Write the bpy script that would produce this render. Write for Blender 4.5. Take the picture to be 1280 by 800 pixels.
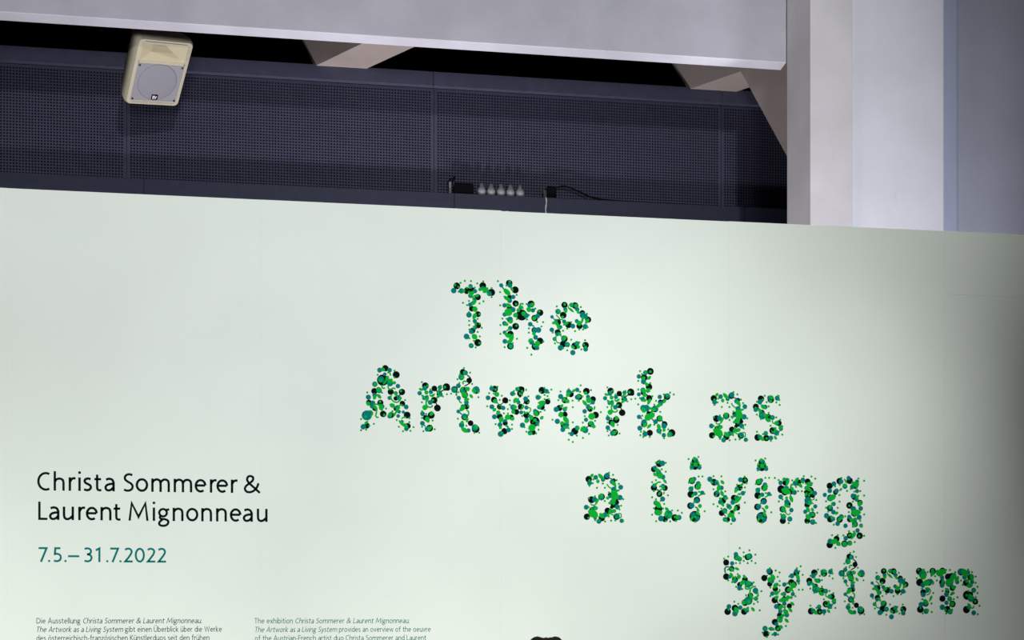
import bpy, bmesh, math, random
from mathutils import Vector, Matrix

for o in list(bpy.data.objects):
    bpy.data.objects.remove(o, do_unlink=True)
scene = bpy.context.scene
COL = scene.collection

# ------------------------------------------------------------------ camera
EYE = 1.65
FPX, CX, HOR, VPX = 1300.0, 640.0, 760.0, 11500.0      # focal length, centre, horizon, vanishing point in photo pixels
YAW = math.atan(FPX / (VPX - CX))
cam = bpy.data.cameras.new('camera')
cam.sensor_width = 36.0
cam.lens = FPX / 1280.0 * 36.0
cam.shift_y = (HOR - 400.0) / 1280.0
cam.clip_end = 200
cam_o = bpy.data.objects.new('camera', cam)
COL.objects.link(cam_o)
cam_o.location = (0, 0, EYE)
cam_o.rotation_euler = (math.pi / 2, 0, -YAW)
scene.camera = cam_o

# ------------------------------------------------------------------ world, lamps, exposure
scene.view_settings.view_transform = 'Standard'
scene.view_settings.look = 'None'
scene.view_settings.gamma = 1.0
scene.view_settings.use_curve_mapping = False
scene.view_settings.exposure = 0.0
w = bpy.data.worlds.new('world'); scene.world = w; w.use_nodes = True
bg = w.node_tree.nodes['Background']
bg.inputs[0].default_value = (0.75, 0.82, 1.0, 1); bg.inputs[1].default_value = 0.012

def spot(name, loc, target, power, angle, blend, color=(1, 1, 1), radius=0.1):
    l = bpy.data.lights.new(name, 'SPOT'); l.energy = power; l.spot_size = math.radians(angle)
    l.spot_blend = blend; l.color = color; l.shadow_soft_size = radius
    o = bpy.data.objects.new(name, l); COL.objects.link(o); o.location = loc
    o.rotation_euler = (Vector(target) - Vector(loc)).to_track_quat('-Z', 'Y').to_euler()
    return o

# gallery spots of the front hall on the lettered wall
spot('gallery_spot', (1.38, -3.8, 3.4), (-0.41, 5.4, 4.45), 1950, 56.7, 0.55, (1, 1, 0.98), 0.15)
spot('gallery_spot', (-2.16, -3.8, 3.9), (-1.55, 5.4, -0.29), 2600, 40.4, 1.0, (1, 1, 0.98), 0.15)
spot('gallery_spot', (1.77, -3.8, 4.4), (1.76, 5.4, 1.58), 1720, 28.6, 1.0, (1, 1, 0.98), 0.15)
spot('gallery_spot', (-4.6, -3.8, 3.9), (-4.3, 5.4, 2.6), 1500, 36, 1.0, (1, 1, 0.98), 0.15)  # extra lamp added to brighten the wall towards and past the left edge
# added cool fill in place of floor and display light, aimed at the concrete
spot('hall_fill', (0.3, -3.4, 1.2), (-0.4, 7.2, 5.75), 1450, 40, 0.7, (0.95, 0.95, 1.0), 0.45)
# added upward fills in place of light bounced off the floor behind the wall
spot('floor_bounce_fill', (3.55, 5.80, 0.5), (3.52, 6.6, 5.0), 1200, 40, 0.8, (0.95, 0.94, 1.0), 0.2)
spot('floor_bounce_fill', (1.9, 5.9, 0.5), (2.95, 7.0, 5.2), 380, 36, 0.8, (1.0, 0.95, 0.94), 0.2)
spot('floor_bounce_fill', (1.2, 6.2, 0.5), (1.2, 7.4, 6.2), 620, 75, 0.9, (1.0, 0.95, 0.97), 0.25)
spot('floor_bounce_fill', (-0.7, 6.2, 0.5), (-1.1, 7.4, 6.2), 900, 80, 0.9, (1.0, 0.95, 0.97), 0.25)

# ------------------------------------------------------------------ helpers
FWD = Vector((math.sin(YAW), math.cos(YAW), 0)); RGT = Vector((math.cos(YAW), -math.sin(YAW), 0)); UP = Vector((0, 0, 1))
CAMP = Vector((0, 0, EYE))
def ray(x, y): return FWD + RGT * ((x - CX) / FPX) + UP * ((HOR - y) / FPX)
def atY(x, y, Y): d = ray(x, y); return CAMP + d * (Y / d.y)
def atZ(x, y, z): d = ray(x, y); return CAMP + d * ((z - EYE) / d.z)
def on_plane(x, y, p, n):
    d = ray(x, y); return CAMP + d * ((p - CAMP).dot(n) / d.dot(n))

MATS = {}
def mat(name, color, rough=0.7, noise=0.0, scale=20.0, bump=0.0, bscale=60.0, metallic=0.0, stain=None, trans=0.0, spec=0.25):
    if name in MATS: return MATS[name]
    m = bpy.data.materials.new(name); m.use_nodes = True
    nt = m.node_tree; b = nt.nodes['Principled BSDF']
    b.inputs['Roughness'].default_value = rough; b.inputs['Metallic'].default_value = metallic
    b.inputs['Transmission Weight'].default_value = trans
    b.inputs['Specular IOR Level'].default_value = spec
    tc = nt.nodes.new('ShaderNodeTexCoord')
    n = nt.nodes.new('ShaderNodeTexNoise'); n.inputs['Scale'].default_value = scale; n.inputs['Detail'].default_value = 6
    nt.links.new(tc.outputs['Object'], n.inputs['Vector'])
    mp = nt.nodes.new('ShaderNodeMapRange')
    mp.inputs['From Min'].default_value = 0.3; mp.inputs['From Max'].default_value = 0.7
    mp.inputs['To Min'].default_value = 1 - noise; mp.inputs['To Max'].default_value = 1 + noise
    nt.links.new(n.outputs['Fac'], mp.inputs['Value'])
    mul = nt.nodes.new('ShaderNodeMix'); mul.data_type = 'RGBA'; mul.blend_type = 'MULTIPLY'
    mul.inputs['Factor'].default_value = 1.0
    mul.inputs['A'].default_value = (*color, 1)
    nt.links.new(mp.outputs['Result'], mul.inputs['B'])
    out = mul.outputs['Result']
    if stain:
        n2 = nt.nodes.new('ShaderNodeTexNoise'); n2.inputs['Scale'].default_value = stain[1]; n2.inputs['Detail'].default_value = 8
        n2.inputs['Roughness'].default_value = 0.7
        mpx = nt.nodes.new('ShaderNodeMapping'); mpx.inputs['Scale'].default_value = stain[4] if len(stain) > 4 else (1, 1, 1)
        nt.links.new(tc.outputs['Object'], mpx.inputs['Vector']); nt.links.new(mpx.outputs['Vector'], n2.inputs['Vector'])
        rp = nt.nodes.new('ShaderNodeMapRange'); rp.inputs['From Min'].default_value = stain[2]; rp.inputs['From Max'].default_value = stain[3]
        nt.links.new(n2.outputs['Fac'], rp.inputs['Value'])
        mx = nt.nodes.new('ShaderNodeMix'); mx.data_type = 'RGBA'
        nt.links.new(rp.outputs['Result'], mx.inputs['Factor']); nt.links.new(out, mx.inputs['A'])
        mx.inputs['B'].default_value = (*stain[0], 1)
        out = mx.outputs['Result']
    nt.links.new(out, b.inputs['Base Color'])
    if bump:
        n3 = nt.nodes.new('ShaderNodeTexNoise'); n3.inputs['Scale'].default_value = bscale; n3.inputs['Detail'].default_value = 5
        nt.links.new(tc.outputs['Object'], n3.inputs['Vector'])
        bp = nt.nodes.new('ShaderNodeBump'); bp.inputs['Strength'].default_value = bump; bp.inputs['Distance'].default_value = 0.01
        nt.links.new(n3.outputs['Fac'], bp.inputs['Height']); nt.links.new(bp.outputs['Normal'], b.inputs['Normal'])
    MATS[name] = m
    return m

def link(name, me, m=None, parent=None, smooth=False):
    o = bpy.data.objects.new(name, me); COL.objects.link(o)
    if m is not None:
        for k in (m if isinstance(m, (list, tuple)) else [m]): me.materials.append(k)
    if smooth:
        for p in me.polygons: p.use_smooth = True
    if parent: o.parent = parent
    return o
def mesh_bm(bm, name='mesh'):
    bmesh.ops.recalc_face_normals(bm, faces=bm.faces)
    me = bpy.data.meshes.new(name); bm.to_mesh(me); bm.free(); return me
def box_bm(bm, x0, x1, y0, y1, z0, z1, bev=0.0, seg=2):
    r = bmesh.ops.create_cube(bm, size=1.0)
    bmesh.ops.scale(bm, vec=(x1 - x0, y1 - y0, z1 - z0), verts=r['verts'])
    bmesh.ops.translate(bm, vec=((x0 + x1) / 2, (y0 + y1) / 2, (z0 + z1) / 2), verts=r['verts'])
    if bev:
        es = list({e for v in r['verts'] for e in v.link_edges})
        bmesh.ops.bevel(bm, geom=es, offset=bev, segments=seg, profile=0.5, affect='EDGES')
def box(name, x0, x1, y0, y1, z0, z1, m, parent=None, bev=0.0):
    bm = bmesh.new(); box_bm(bm, x0, x1, y0, y1, z0, z1, bev); return link(name, mesh_bm(bm, name), m, parent)
def prism(name, poly, vec, m, parent=None):
    """poly: list of Vectors (planar outline), extruded by vec"""
    bm = bmesh.new(); a = [bm.verts.new(p) for p in poly]; b = [bm.verts.new(p + vec) for p in poly]
    bm.faces.new(a); bm.faces.new(b[::-1]); k = len(poly)
    for i in range(k): bm.faces.new((a[i], a[(i + 1) % k], b[(i + 1) % k], b[i]))
    return link(name, mesh_bm(bm, name), m, parent)
def lathe_me(prof, n=20, name='lathe'):
    bm = bmesh.new(); rings = []
    for r, z in prof: rings.append([bm.verts.new((r * math.cos(2 * math.pi * i / n), r * math.sin(2 * math.pi * i / n), z)) for i in range(n)])
    for a, b in zip(rings, rings[1:]):
        for i in range(n): bm.faces.new((a[i], a[(i + 1) % n], b[(i + 1) % n], b[i]))
    bm.faces.new(rings[0][::-1]); bm.faces.new(rings[-1])
    return mesh_bm(bm, name)
def tube_me(pts, r, n=8, name='tube'):
    bm = bmesh.new(); rings = []
    for i, p in enumerate(pts):
        p = Vector(p); t = (Vector(pts[min(i + 1, len(pts) - 1)]) - Vector(pts[max(i - 1, 0)])).normalized()
        s = t.cross(Vector((0, 0, 1)))
        if s.length < 1e-3: s = Vector((1, 0, 0))
        s.normalize(); u = s.cross(t)
        rr = r[i] if isinstance(r, (list, tuple)) else r
        rings.append([bm.verts.new(p + s * (rr * math.cos(2 * math.pi * k / n)) + u * (rr * math.sin(2 * math.pi * k / n))) for k in range(n)])
    for a, b in zip(rings, rings[1:]):
        for i in range(n): bm.faces.new((a[i], a[(i + 1) % n], b[(i + 1) % n], b[i]))
    bm.faces.new(rings[0][::-1]); bm.faces.new(rings[-1])
    return mesh_bm(bm, name)
def thing(name, label, cat, loc=(0, 0, 0), group=None):
    o = bpy.data.objects.new(name, None); COL.objects.link(o); o.location = loc; o.empty_display_size = 0.1
    return tag(o, label, cat, group)
def tag(o, label, cat, group=None):
    o['label'] = label; o['category'] = cat
    if group: o['group'] = group
    return o
def struct(o, label=None):
    o['kind'] = 'structure'
    if label: o['label'] = label
    return o

# ------------------------------------------------------------------ materials
PAINT = mat('pale_green_paint', (0.70, 0.765, 0.702), 0.8, 0.015, 3.0, 0.04, 160.0, spec=0.1)
CONC = mat('concrete', (0.41, 0.41, 0.47), 0.85, 0.07, 3.5, 0.12, 160.0, stain=((0.36, 0.35, 0.37), 2.2, 0.62, 0.85))
CONC_COL = mat('painted_concrete', (0.65, 0.66, 0.735), 0.85, 0.05, 2.5, 0.10, 170.0, stain=((0.45, 0.44, 0.46), 5.0, 0.63, 0.85, (1, 1, 0.25)))
CONC_PIER = mat('pier_concrete', (0.565, 0.555, 0.585), 0.85, 0.06, 3.0, 0.10, 170.0, stain=((0.40, 0.385, 0.39), 6.0, 0.60, 0.85, (1, 1, 0.2)))
CONC_WARM_LIT = mat('warm_lit_concrete', (0.33, 0.285, 0.27), 0.85, 0.06, 4.0, 0.1, 150.0)  # warm light on the ribs is put into this concrete colour
PANEL = mat('anthracite_panel', (0.045, 0.046, 0.083), 0.6, 0.08, 9.0)
LEDGE = mat('anthracite_ledge', (0.020, 0.022, 0.041), 0.6, 0.1, 14.0, 0.1, 80.0)
PANEL_CAP = mat('anthracite_cap', (0.054, 0.058, 0.095), 0.6, 0.1, 14.0, 0.1, 80.0)
BLACK = mat('hole_shade_black', (0.004, 0.004, 0.005), 0.9)  # black of the sheet put behind the holes for their shaded interior
GALLERY_SHADE = mat('gallery_shade', (0.012, 0.012, 0.014), 0.95, 0.1, 4)  # near-black colour carries the shade of the unlit gallery
FLOOR = mat('grey_floor', (0.20, 0.20, 0.21), 0.5, 0.05, 6.0)
# ------------------------------------------------------------------ the setting
struct(box('floor', -11, 11, -8, 16, -0.1, 0, FLOOR), 'smooth grey exhibition hall floor')
WY = 5.4                                              # face of the lettered wall
WTOP = 3.7245
wall = box('wall_front', -6.78, 6.73, WY + 0.0127, WY + 0.16, 0, WTOP - 0.006, PAINT)
struct(wall, 'freestanding pale green white exhibition wall with lettering')
PITCH = 1.228
random.seed(5)
seams = [3.0455 + PITCH * k for k in range(-8, 4)]
zsplit = atY(1240, 370, WY).z
for k, x0 in enumerate(seams[:-1]):
    x1 = seams[k + 1]; g = 0.00016 if x0 > 1.5 else 0.00004
    top = WTOP + random.uniform(-0.0015, 0.0015)
    if x0 > 3.0:
        box('panel', x0 + g, x1 - g, WY, WY + 0.0125, zsplit + g, top, PAINT, wall, 0.0002)
        box('panel', x0 + g, x1 - g, WY, WY + 0.0125, 0.002, zsplit - g, PAINT, wall, 0.0002)
    else:
        box('panel', x0 + g, x1 - g, WY, WY + 0.0125, 0.002, top, PAINT, wall, 0.0002)
# little lumps of filler on the top edge of the wall
for (px, py, s) in ((172, 242.6, 0.005), (413, 253.6, 0.003), (430, 254.2, 0.004), (634, 262.6, 0.003)):
    p = atY(px, py, WY + 0.012); bm = bmesh.new()
    bmesh.ops.create_icosphere(bm, subdivisions=2, radius=1.0)
    bmesh.ops.scale(bm, vec=(s * (2.2 if px > 200 else 1.0), 0.010, s), verts=bm.verts)
    o = link('filler_lump', mesh_bm(bm), PAINT, wall, True); o.location = (p.x, WY + 0.011, WTOP)

# gallery space behind the parapet, its darkness put into the colour
PY = 8.7                                              # parapet face plane
CEIL = 6.95
struct(box('ceiling', -11, 11, 7.1, 16, CEIL, CEIL + 0.25, GALLERY_SHADE), 'unlit ceiling above the gallery')
struct(box('wall_back', -11, 11, 15.8, 16, 0, CEIL, GALLERY_SHADE), 'unlit far wall of the gallery')
struct(box('floor_gallery', -11, 11, PY + 0.06, 15.8, 4.7, 4.98, GALLERY_SHADE), 'concrete gallery floor slab')
struct(box('wall_left', -11, -10.8, 7.1, 15.8, 0, CEIL, GALLERY_SHADE), 'unlit side wall of the gallery')

# concrete fascia beam
ZB = atY(0, 14.6, 7.0).z
bm = bmesh.new(); box_bm(bm, -9.0, 2.772, 7.0, 7.105, ZB, 7.2, 0.004, 2)
beam = tag(link('concrete_beam', mesh_bm(bm), CONC), 'long grey concrete fascia beam with bright underside running into the column', 'beam')

# concrete column: slim pier in front, broad shaft beside it
column = thing('concrete_column', 'tall painted concrete column rising behind the wall at right', 'column', (3.2, 6.9, 0))
def cbox(name, x0, x1, y0, y1, z0, z1, m, bev=0.008):
    L = column.location
    return box(name, x0 - L.x, x1 - L.x, y0 - L.y, y1 - L.y, z0 - L.z, z1 - L.z, m, column, bev)
PX0, PX1, PF = 2.775, atY(1066, 150, 6.59).x, 6.59
pier = cbox('pier', PX0, PX1, PF, 6.998, 0, 7.2, CONC_PIER, 0.006)
SY = 6.66
SX1 = atY(1180, 150, SY).x
cbox('shaft', PX1 - 0.05, SX1, SY, 7.6, 0, 7.2, CONC_COL, 0.006)
cbox('core', 3.33, SX1 - 0.02, 7.5, 8.2, 0, 7.2, CONC_COL, 0.006)
BX1 = atY(1192, 150, SY + 0.12).x
cbox('recess_strip', SX1 - 0.02, BX1 + 0.05, SY + 0.12, 7.6, 0, 7.2, mat('blue_half_shade', (0.36, 0.40, 0.53), 0.85, 0.05, 2.5), 0.03)  # bluish half-shade between shaft and wall put into the strip's colour
wr = box('wall_right', BX1, 11, SY + 0.17, SY + 0.45, 0, 7.2, mat('shaded_wall_grey', (0.35, 0.365, 0.44), 0.85, 0.05, 2.5, 0.10, 170.0, stain=((0.30, 0.30, 0.33), 5.0, 0.63, 0.85)))  # dim light right of the column put into a darker wall colour
struct(wr, 'shaded grey plastered wall right of the column')

# 45 degree ceiling ribs with haunches behind the beam
def rib(name, pa, pw_px, label, haunch=None):
    A = atY(pa[0], pa[1], PY - 0.02); zs = A.z
    d = Vector((1, -1, 0)).normalized(); back = Vector((1, 1, 0)).normalized()
    wid = pw_px
    end_top = A - d * 0.50 + Vector((0, 0, CEIL - zs - 0.001))
    if haunch:
        n = Vector((1, 1, 0)).normalized()
        hb = on_plane(haunch[0][0], haunch[0][1], A, n); hl = on_plane(haunch[1][0], haunch[1][1], A, n)
        hb.z = zs
        s = (hl - hb)
        hl2 = hb + s * 1.35
        poly = [A, hb, hl2, hl2 + d * 0.14, (hl2 + d * 0.14) * 1.0]
        poly[-1] = Vector((poly[3].x, poly[3].y, CEIL - 0.001))
    else:
        e = A + d * ((A.y - 7.11) / abs(d.y))
        poly = [A, e, Vector((e.x, e.y, CEIL - 0.001))]
    poly.append(end_top)
    # sheared extrusion so that the rib ends parallel to the parapet
    return tag(prism(name, poly, Vector((wid, 0, 0)), CONC_WARM_LIT), label, 'beam', 'diagonal ribs under the gallery ceiling')
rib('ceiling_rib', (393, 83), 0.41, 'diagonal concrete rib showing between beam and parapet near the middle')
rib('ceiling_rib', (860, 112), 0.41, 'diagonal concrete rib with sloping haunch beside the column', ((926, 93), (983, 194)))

# ------------------------------------------------------------------ balcony parapet with perforated panels
par = thing('balcony_parapet', 'dark anthracite balcony parapet of finely perforated panels', 'parapet', (0, PY, 4.7))
def pbox(name, x0, x1, y0, y1, z0, z1, m, bev=0.004, parent=par):
    return box(name, x0, x1, y0 - PY, y1 - PY, z0 - 4.7, z1 - 4.7, m, parent, bev)
ZC1 = 6.112; ZC0 = 5.992; ZL = 5.128; ZLB = 4.80
JP = 2.475; J0 = 0.385                                  # panel joints
RP = 0.0238; RH = 0.0083
def perf_mesh(wd, ht):
    nx = int((wd - 0.030) / RP); nz = int((ht - 0.012) / RP)
    mx = (wd - nx * RP) / 2; mz = (ht - nz * RP) / 2
    V = []; Fc = []
    t = 0.003
    grid = {}
    def vert(p): V.append(p); return len(V) - 1
    for i in range(nx + 1):
        for j in range(nz + 1): grid[i, j] = vert((mx + i * RP, 0, mz + j * RP))
    for i in range(nx):
        for j in range(nz):
            c = (mx + (i + .5) * RP, mz + (j + .5) * RP)
            ring = [vert((c[0] + RH * math.cos(math.pi / 4 * k + math.pi / 8), 0, c[1] + RH * math.sin(math.pi / 4 * k + math.pi / 8))) for k in range(8)]
            rb = [vert((V[q][0], t, V[q][2])) for q in ring]
            a, b, c2, d = grid[i, j], grid[i + 1, j], grid[i + 1, j + 1], grid[i, j + 1]
            # ring k angles: 22,67,112,157,202,247,292,337
            Fc += [(b, c2, ring[0], ring[7]), (c2, ring[1], ring[0]), (c2, d, ring[2], ring[1]), (d, ring[3], ring[2]),
                   (d, a, ring[4], ring[3]), (a, ring[5], ring[4]), (a, b, ring[6], ring[5]), (b, ring[7], ring[6])]
            for k in range(8): Fc.append((ring[k], ring[(k + 1) % 8], rb[(k + 1) % 8], rb[k]))
    x0, x1, z0, z1 = 0, wd, 0, ht
    X0, X1, Z0, Z1 = mx, mx + nx * RP, mz, mz + nz * RP
    def quad(ax, az, bx, bz):
        i0 = [vert((ax, 0, az)), vert((bx, 0, az)), vert((bx, 0, bz)), vert((ax, 0, bz))]; Fc.append(tuple(i0))
    quad(x0, z0, X0, z1); quad(X1, z0, x1, z1); quad(X0, z0, X1, Z0); quad(X0, Z1, X1, z1)
    # edge returns
    for (ax, az, bx, bz) in ((x0, z0, x1, z0), (x1, z0, x1, z1), (x1, z1, x0, z1), (x0, z1, x0, z0)):
        Fc.append((vert((ax, 0, az)), vert((bx, 0, bz)), vert((bx, t, bz)), vert((ax, t, az))))
    me = bpy.data.meshes.new('perforated_panel'); me.from_pydata(V, [], Fc); me.update(); me.materials.append(PANEL); return me
pw = JP - 0.004
pm = perf_mesh(pw, 5.985 - 5.070)
for k in range(-3, 3):
    o = link('perforated_panel', pm, None, par); o.location = (J0 + k * JP + 0.002, 0.0, 5.070 - 4.7)
for k in range(-3, 3):
    pbox('hole_shade_sheet', J0 + k * JP, J0 + (k + 1) * JP - 0.002, PY + 0.030, PY + 0.045, 5.0, 6.0, BLACK, 0)
    pbox('cap_rail', J0 - 0.006 + k * JP + 0.0015, J0 - 0.006 + (k + 1) * JP - 0.0015, PY - 0.035, PY + 0.16, ZC0, ZC1, PANEL_CAP, 0.002)
# ledge below the panels, a row of solid boards
LY = PY - 0.13
ZL = atY(0, 214.4, LY).z
JL = atY(568, 250, LY).x
ledge = thing('parapet_ledge', 'dark projecting ledge along the foot of the perforated parapet', 'ledge', (0, LY, 4.7))
for k in range(-3, 3):
    x0 = JL + k * JP + 0.0012; x1 = JL + (k + 1) * JP - 0.0012
    box('ledge_board', x0, x1, 0, 0.1285, ZL - 0.30 - 4.7, ZL - 4.7, LEDGE, ledge, 0.003)
# ------------------------------------------------------------------ headline lettering: dots, leaves and tendrils of cut vinyl
# every glyph: origin of its square in the photograph, scale, then discs (x, y, r), leaves (x, y, length, angle, width), tendrils
G = {}
def glyph(ch, x0, y0, s, K='', T='', L='', d='', k='', t='', S='', KS='', TS=''):
    def p3(q): return [tuple(float(v) for v in e.split(',')) for e in q.split()]
    def ps(q): return [[tuple(float(v) for v in e.split(',')) for e in c.split()] for c in q.split(';') if c.strip()]
    G[ch] = (x0, y0, s, p3(K), p3(T), p3(L), p3(d), p3(k), p3(t), ps(S), ps(KS), ps(TS))
glyph('T', 560, 344, 8,
 K='88,107,31 185,162,25 190,145,24 225,155,22 245,140,18 348,105,31 435,172,33 298,220,28 238,335,26 300,390,27 300,502,28 245,555,26 298,675,33',
 T='57,155,25 135,157,24 225,110,20 270,160,20 225,205,22 265,245,18 222,295,20 210,397,25 272,343,20 268,460,20 268,525,20 232,565,22 185,613,26 232,705,23 412,185,23 350,130,18',
 L='235,185,60,45,34 325,140,45,30,30 375,150,64,45,45 155,157,34,0,30 292,208,34,20,18 262,275,65,50,26 270,340,48,0,46 265,410,60,65,34 265,615,58,-45,44 225,120,30,-40,20',
 d='70,98,11 103,118,9 190,125,10 210,170,10 315,390,10 318,485,10 275,490,12 262,520,14 315,680,11 235,703,10 400,190,10',
 t='168,57 126,77 230,60 292,83 353,63 498,60 150,277 190,300 210,258 355,262 315,283 436,220 436,130 212,457 212,500 296,437 337,527 296,568 318,613 277,723 213,632 258,657 107,165 210,370 268,125 213,543',
 S='290,200 262,208 248,235 262,255', TS='265,250 235,275 222,290')
glyph('h', 618, 344, 8,
 K='148,80,30 208,147,32 152,222,24 212,283,29 152,328,26 272,398,50 367,288,32 457,375,30 402,430,30 155,445,27 212,512,31 160,588,30 400,550,27 457,657,30 405,715,31 160,710,31',
 T='68,102,19 155,102,22 188,218,20 152,255,22 102,302,21 262,322,19 185,345,24 102,393,20 318,403,24 350,305,20 385,352,20 432,408,22 158,440,24 102,483,22 158,530,20 358,490,21 440,548,26 402,550,20 102,573,18 412,622,22 105,662,22 372,670,24 428,728,20 165,710,22',
 L='125,168,84,-42,40 175,140,45,-60,22 122,232,70,-35,30 140,300,60,-20,30 140,370,72,60,65 345,345,50,-20,40 378,295,40,45,30 292,385,40,60,36 210,400,45,30,40 398,430,40,50,30 165,465,45,30,30 120,490,40,-30,30 395,585,35,0,30 430,685,52,-50,45 360,650,50,35,28 125,600,60,-50,30 170,630,80,70,36 150,665,60,20,30 238,350,34,20,30 270,318,50,-40,24',
 d='152,65,11 218,290,11 220,505,11 448,362,11 398,708,12 160,712,13 152,595,10',
 t='35,60 57,170 57,302 80,435 60,500 60,588 102,720 225,637 222,198 325,443 487,470 470,513 345,532 345,575 328,728 370,795 225,440 122,437 490,665 120,105 282,288 428,468 183,680 322,290 408,335 345,400',
 S='255,300 265,285 282,290; 120,560 140,545 160,540', TS='75,115 95,140; 375,500 400,515')
glyph('e', 680, 368, 10,
 K='256,133,36 388,140,38 240,260,38 480,232,32 552,315,35 172,350,37 305,380,38 443,395,36 172,475,35 255,555,38 240,620,38 385,645,40 520,635,38',
 T='345,133,26 268,188,25 175,215,31 415,188,25 100,282,20 485,262,36 515,275,30 252,340,24 410,335,24 360,397,28 515,402,30 98,443,26 205,408,22 165,500,22 132,558,23 240,560,24 205,668,31 292,628,30 412,615,28 360,728,30 520,685,28 150,330,20',
 L='335,130,50,20,30 398,142,45,60,35 340,195,80,-40,26 272,210,50,60,34 190,215,45,-50,35 425,220,50,-55,28 440,360,60,20,50 480,320,90,75,26 538,335,70,55,34 165,375,90,-60,30 125,355,50,20,32 275,365,70,35,30 230,285,36,30,26 200,500,60,-55,26 255,545,55,45,40 140,545,50,60,25 360,660,55,-40,30 430,660,45,40,30 185,420,55,-35,30',
 d='258,125,14 545,325,12 520,660,15 412,615,14 292,625,14 500,628,11',
 t='160,150 460,160 537,243 238,455 388,460 488,440 340,567 137,613 512,573 290,700 467,688 338,348 110,478 240,672 440,440 290,428 440,600 545,410',
 S='300,145 310,175 335,195; 150,255 180,285 205,315 235,310; 150,570 165,600 205,610; 235,385 260,370 290,360', TS='110,290 135,320')
glyph('A', 446, 450, 8.42,
 K='300,87,31 415,155,34 272,212,54 185,328,30 357,335,30 475,337,31 128,450,29 248,450,30 410,405,22 480,458,27 140,560,30 190,510,25 278,568,32 360,580,30 408,515,20 530,580,33 105,690,29 535,695,30',
 T='240,107,24 345,107,22 295,150,18 255,205,30 350,245,30 190,255,26 235,320,27 187,370,22 433,275,22 122,392,25 345,400,20 170,450,22 160,490,20 265,490,24 445,400,22 105,583,48 345,592,22 520,495,23 430,500,24 435,590,18 445,545,18 490,548,16 68,703,26 475,650,18 522,725,22 410,350,20',
 L='275,100,45,-30,32 320,195,60,70,30 295,235,50,50,20 395,240,35,0,30 355,220,50,45,40 230,310,50,30,45 235,382,55,-45,30 187,395,45,70,30 120,460,45,-30,34 255,500,70,-70,38 195,500,50,-65,28 375,480,60,-25,38 455,410,45,50,24 350,575,45,30,35 430,520,90,65,26 475,670,90,-45,26 510,690,60,-40,36 100,660,50,40,22 400,570,50,65,20 250,215,40,30,26 410,360,60,-50,24',
 d='465,327,12 245,440,12 288,580,12 92,598,14 190,255,16',
 t='220,157 110,342 397,113 397,185 308,512 45,622 180,672 45,740 98,733 420,632 443,703 487,750 565,745 597,707 553,655 508,423 265,345 132,693 555,612 375,540',
 S='265,265 268,290 285,300 295,290;330,265 332,295 350,310 390,295 405,310;365,360 360,400 385,435 425,445 460,420;320,135 345,135 355,165;205,560 200,590 215,605 230,600;470,620 490,605 520,605;170,480 200,465 235,475;440,490 465,470 490,490;130,535 160,550 150,600;215,520 205,550 215,560',
 KS='460,365 430,380 415,395; 165,525 190,510')
glyph('r', 518, 450, 8,
 K='110,258,31 200,285,26 320,270,34 335,286,20 305,290,16 250,340,26 198,402,30 230,480,31 168,553,32 115,580,27 152,682,32',
 T='103,283,22 52,332,20 165,320,20 255,275,20 262,345,20 98,380,20 125,370,18 158,425,22 82,538,22 130,590,22 80,633,22 130,690,25',
 L='120,325,40,-60,34 65,295,40,-25,22 90,368,50,-45,22 250,300,50,45,22 240,365,50,40,22 185,350,50,30,16 105,475,50,-10,45 130,600,55,-60,36 175,530,40,-50,26 148,685,35,0,30 130,395,60,70,22',
 d='130,257,10 305,272,12 185,403,11 110,270,10 165,672,11 165,545,12',
 t='75,222 75,423 77,512 77,580 182,605 77,668 90,713 203,693 325,343 367,337 265,258 285,365 118,540 240,330 160,295',
 S='120,400 118,440 140,470 170,470 182,450;150,345 175,365 200,345', KS='212,425 228,455;215,300 240,325 275,310 290,300', TS='95,650 110,665')
glyph('t', 518, 450, 8,
 K='485,122,29 548,205,26 400,295,31 490,305,34 505,350,30 617,302,34 520,465,27 502,570,31 562,632,26 612,690,36',
 T='510,128,23 470,172,28 440,258,22 395,297,26 620,292,28 485,320,22 525,290,20 443,380,20 520,425,22 485,465,20 440,515,18 500,560,24 472,650,25 605,675,30 540,705,20',
 L='480,175,40,20,34 535,290,40,30,36 595,310,45,-40,32 568,362,45,-50,24 500,345,70,-35,40 475,290,45,50,22 522,395,50,10,30 480,485,70,40,36 505,580,40,-10,24 478,625,34,70,28 500,700,75,-35,36 615,670,40,-30,30',
 d='408,292,12 500,125,12 525,612,12',
 t='495,82 557,127 430,193 577,240 640,373 640,323 435,588 533,593 520,658 648,728 450,230 420,350 540,460 600,728 455,145 590,290',
 S='490,245 485,225 500,212 520,218;520,500 542,520 535,560;450,400 455,420 475,430;415,345 430,322 450,325', KS='525,150 560,180 560,225 500,262;480,290 510,320 520,350', TS='450,525 475,545')
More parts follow.
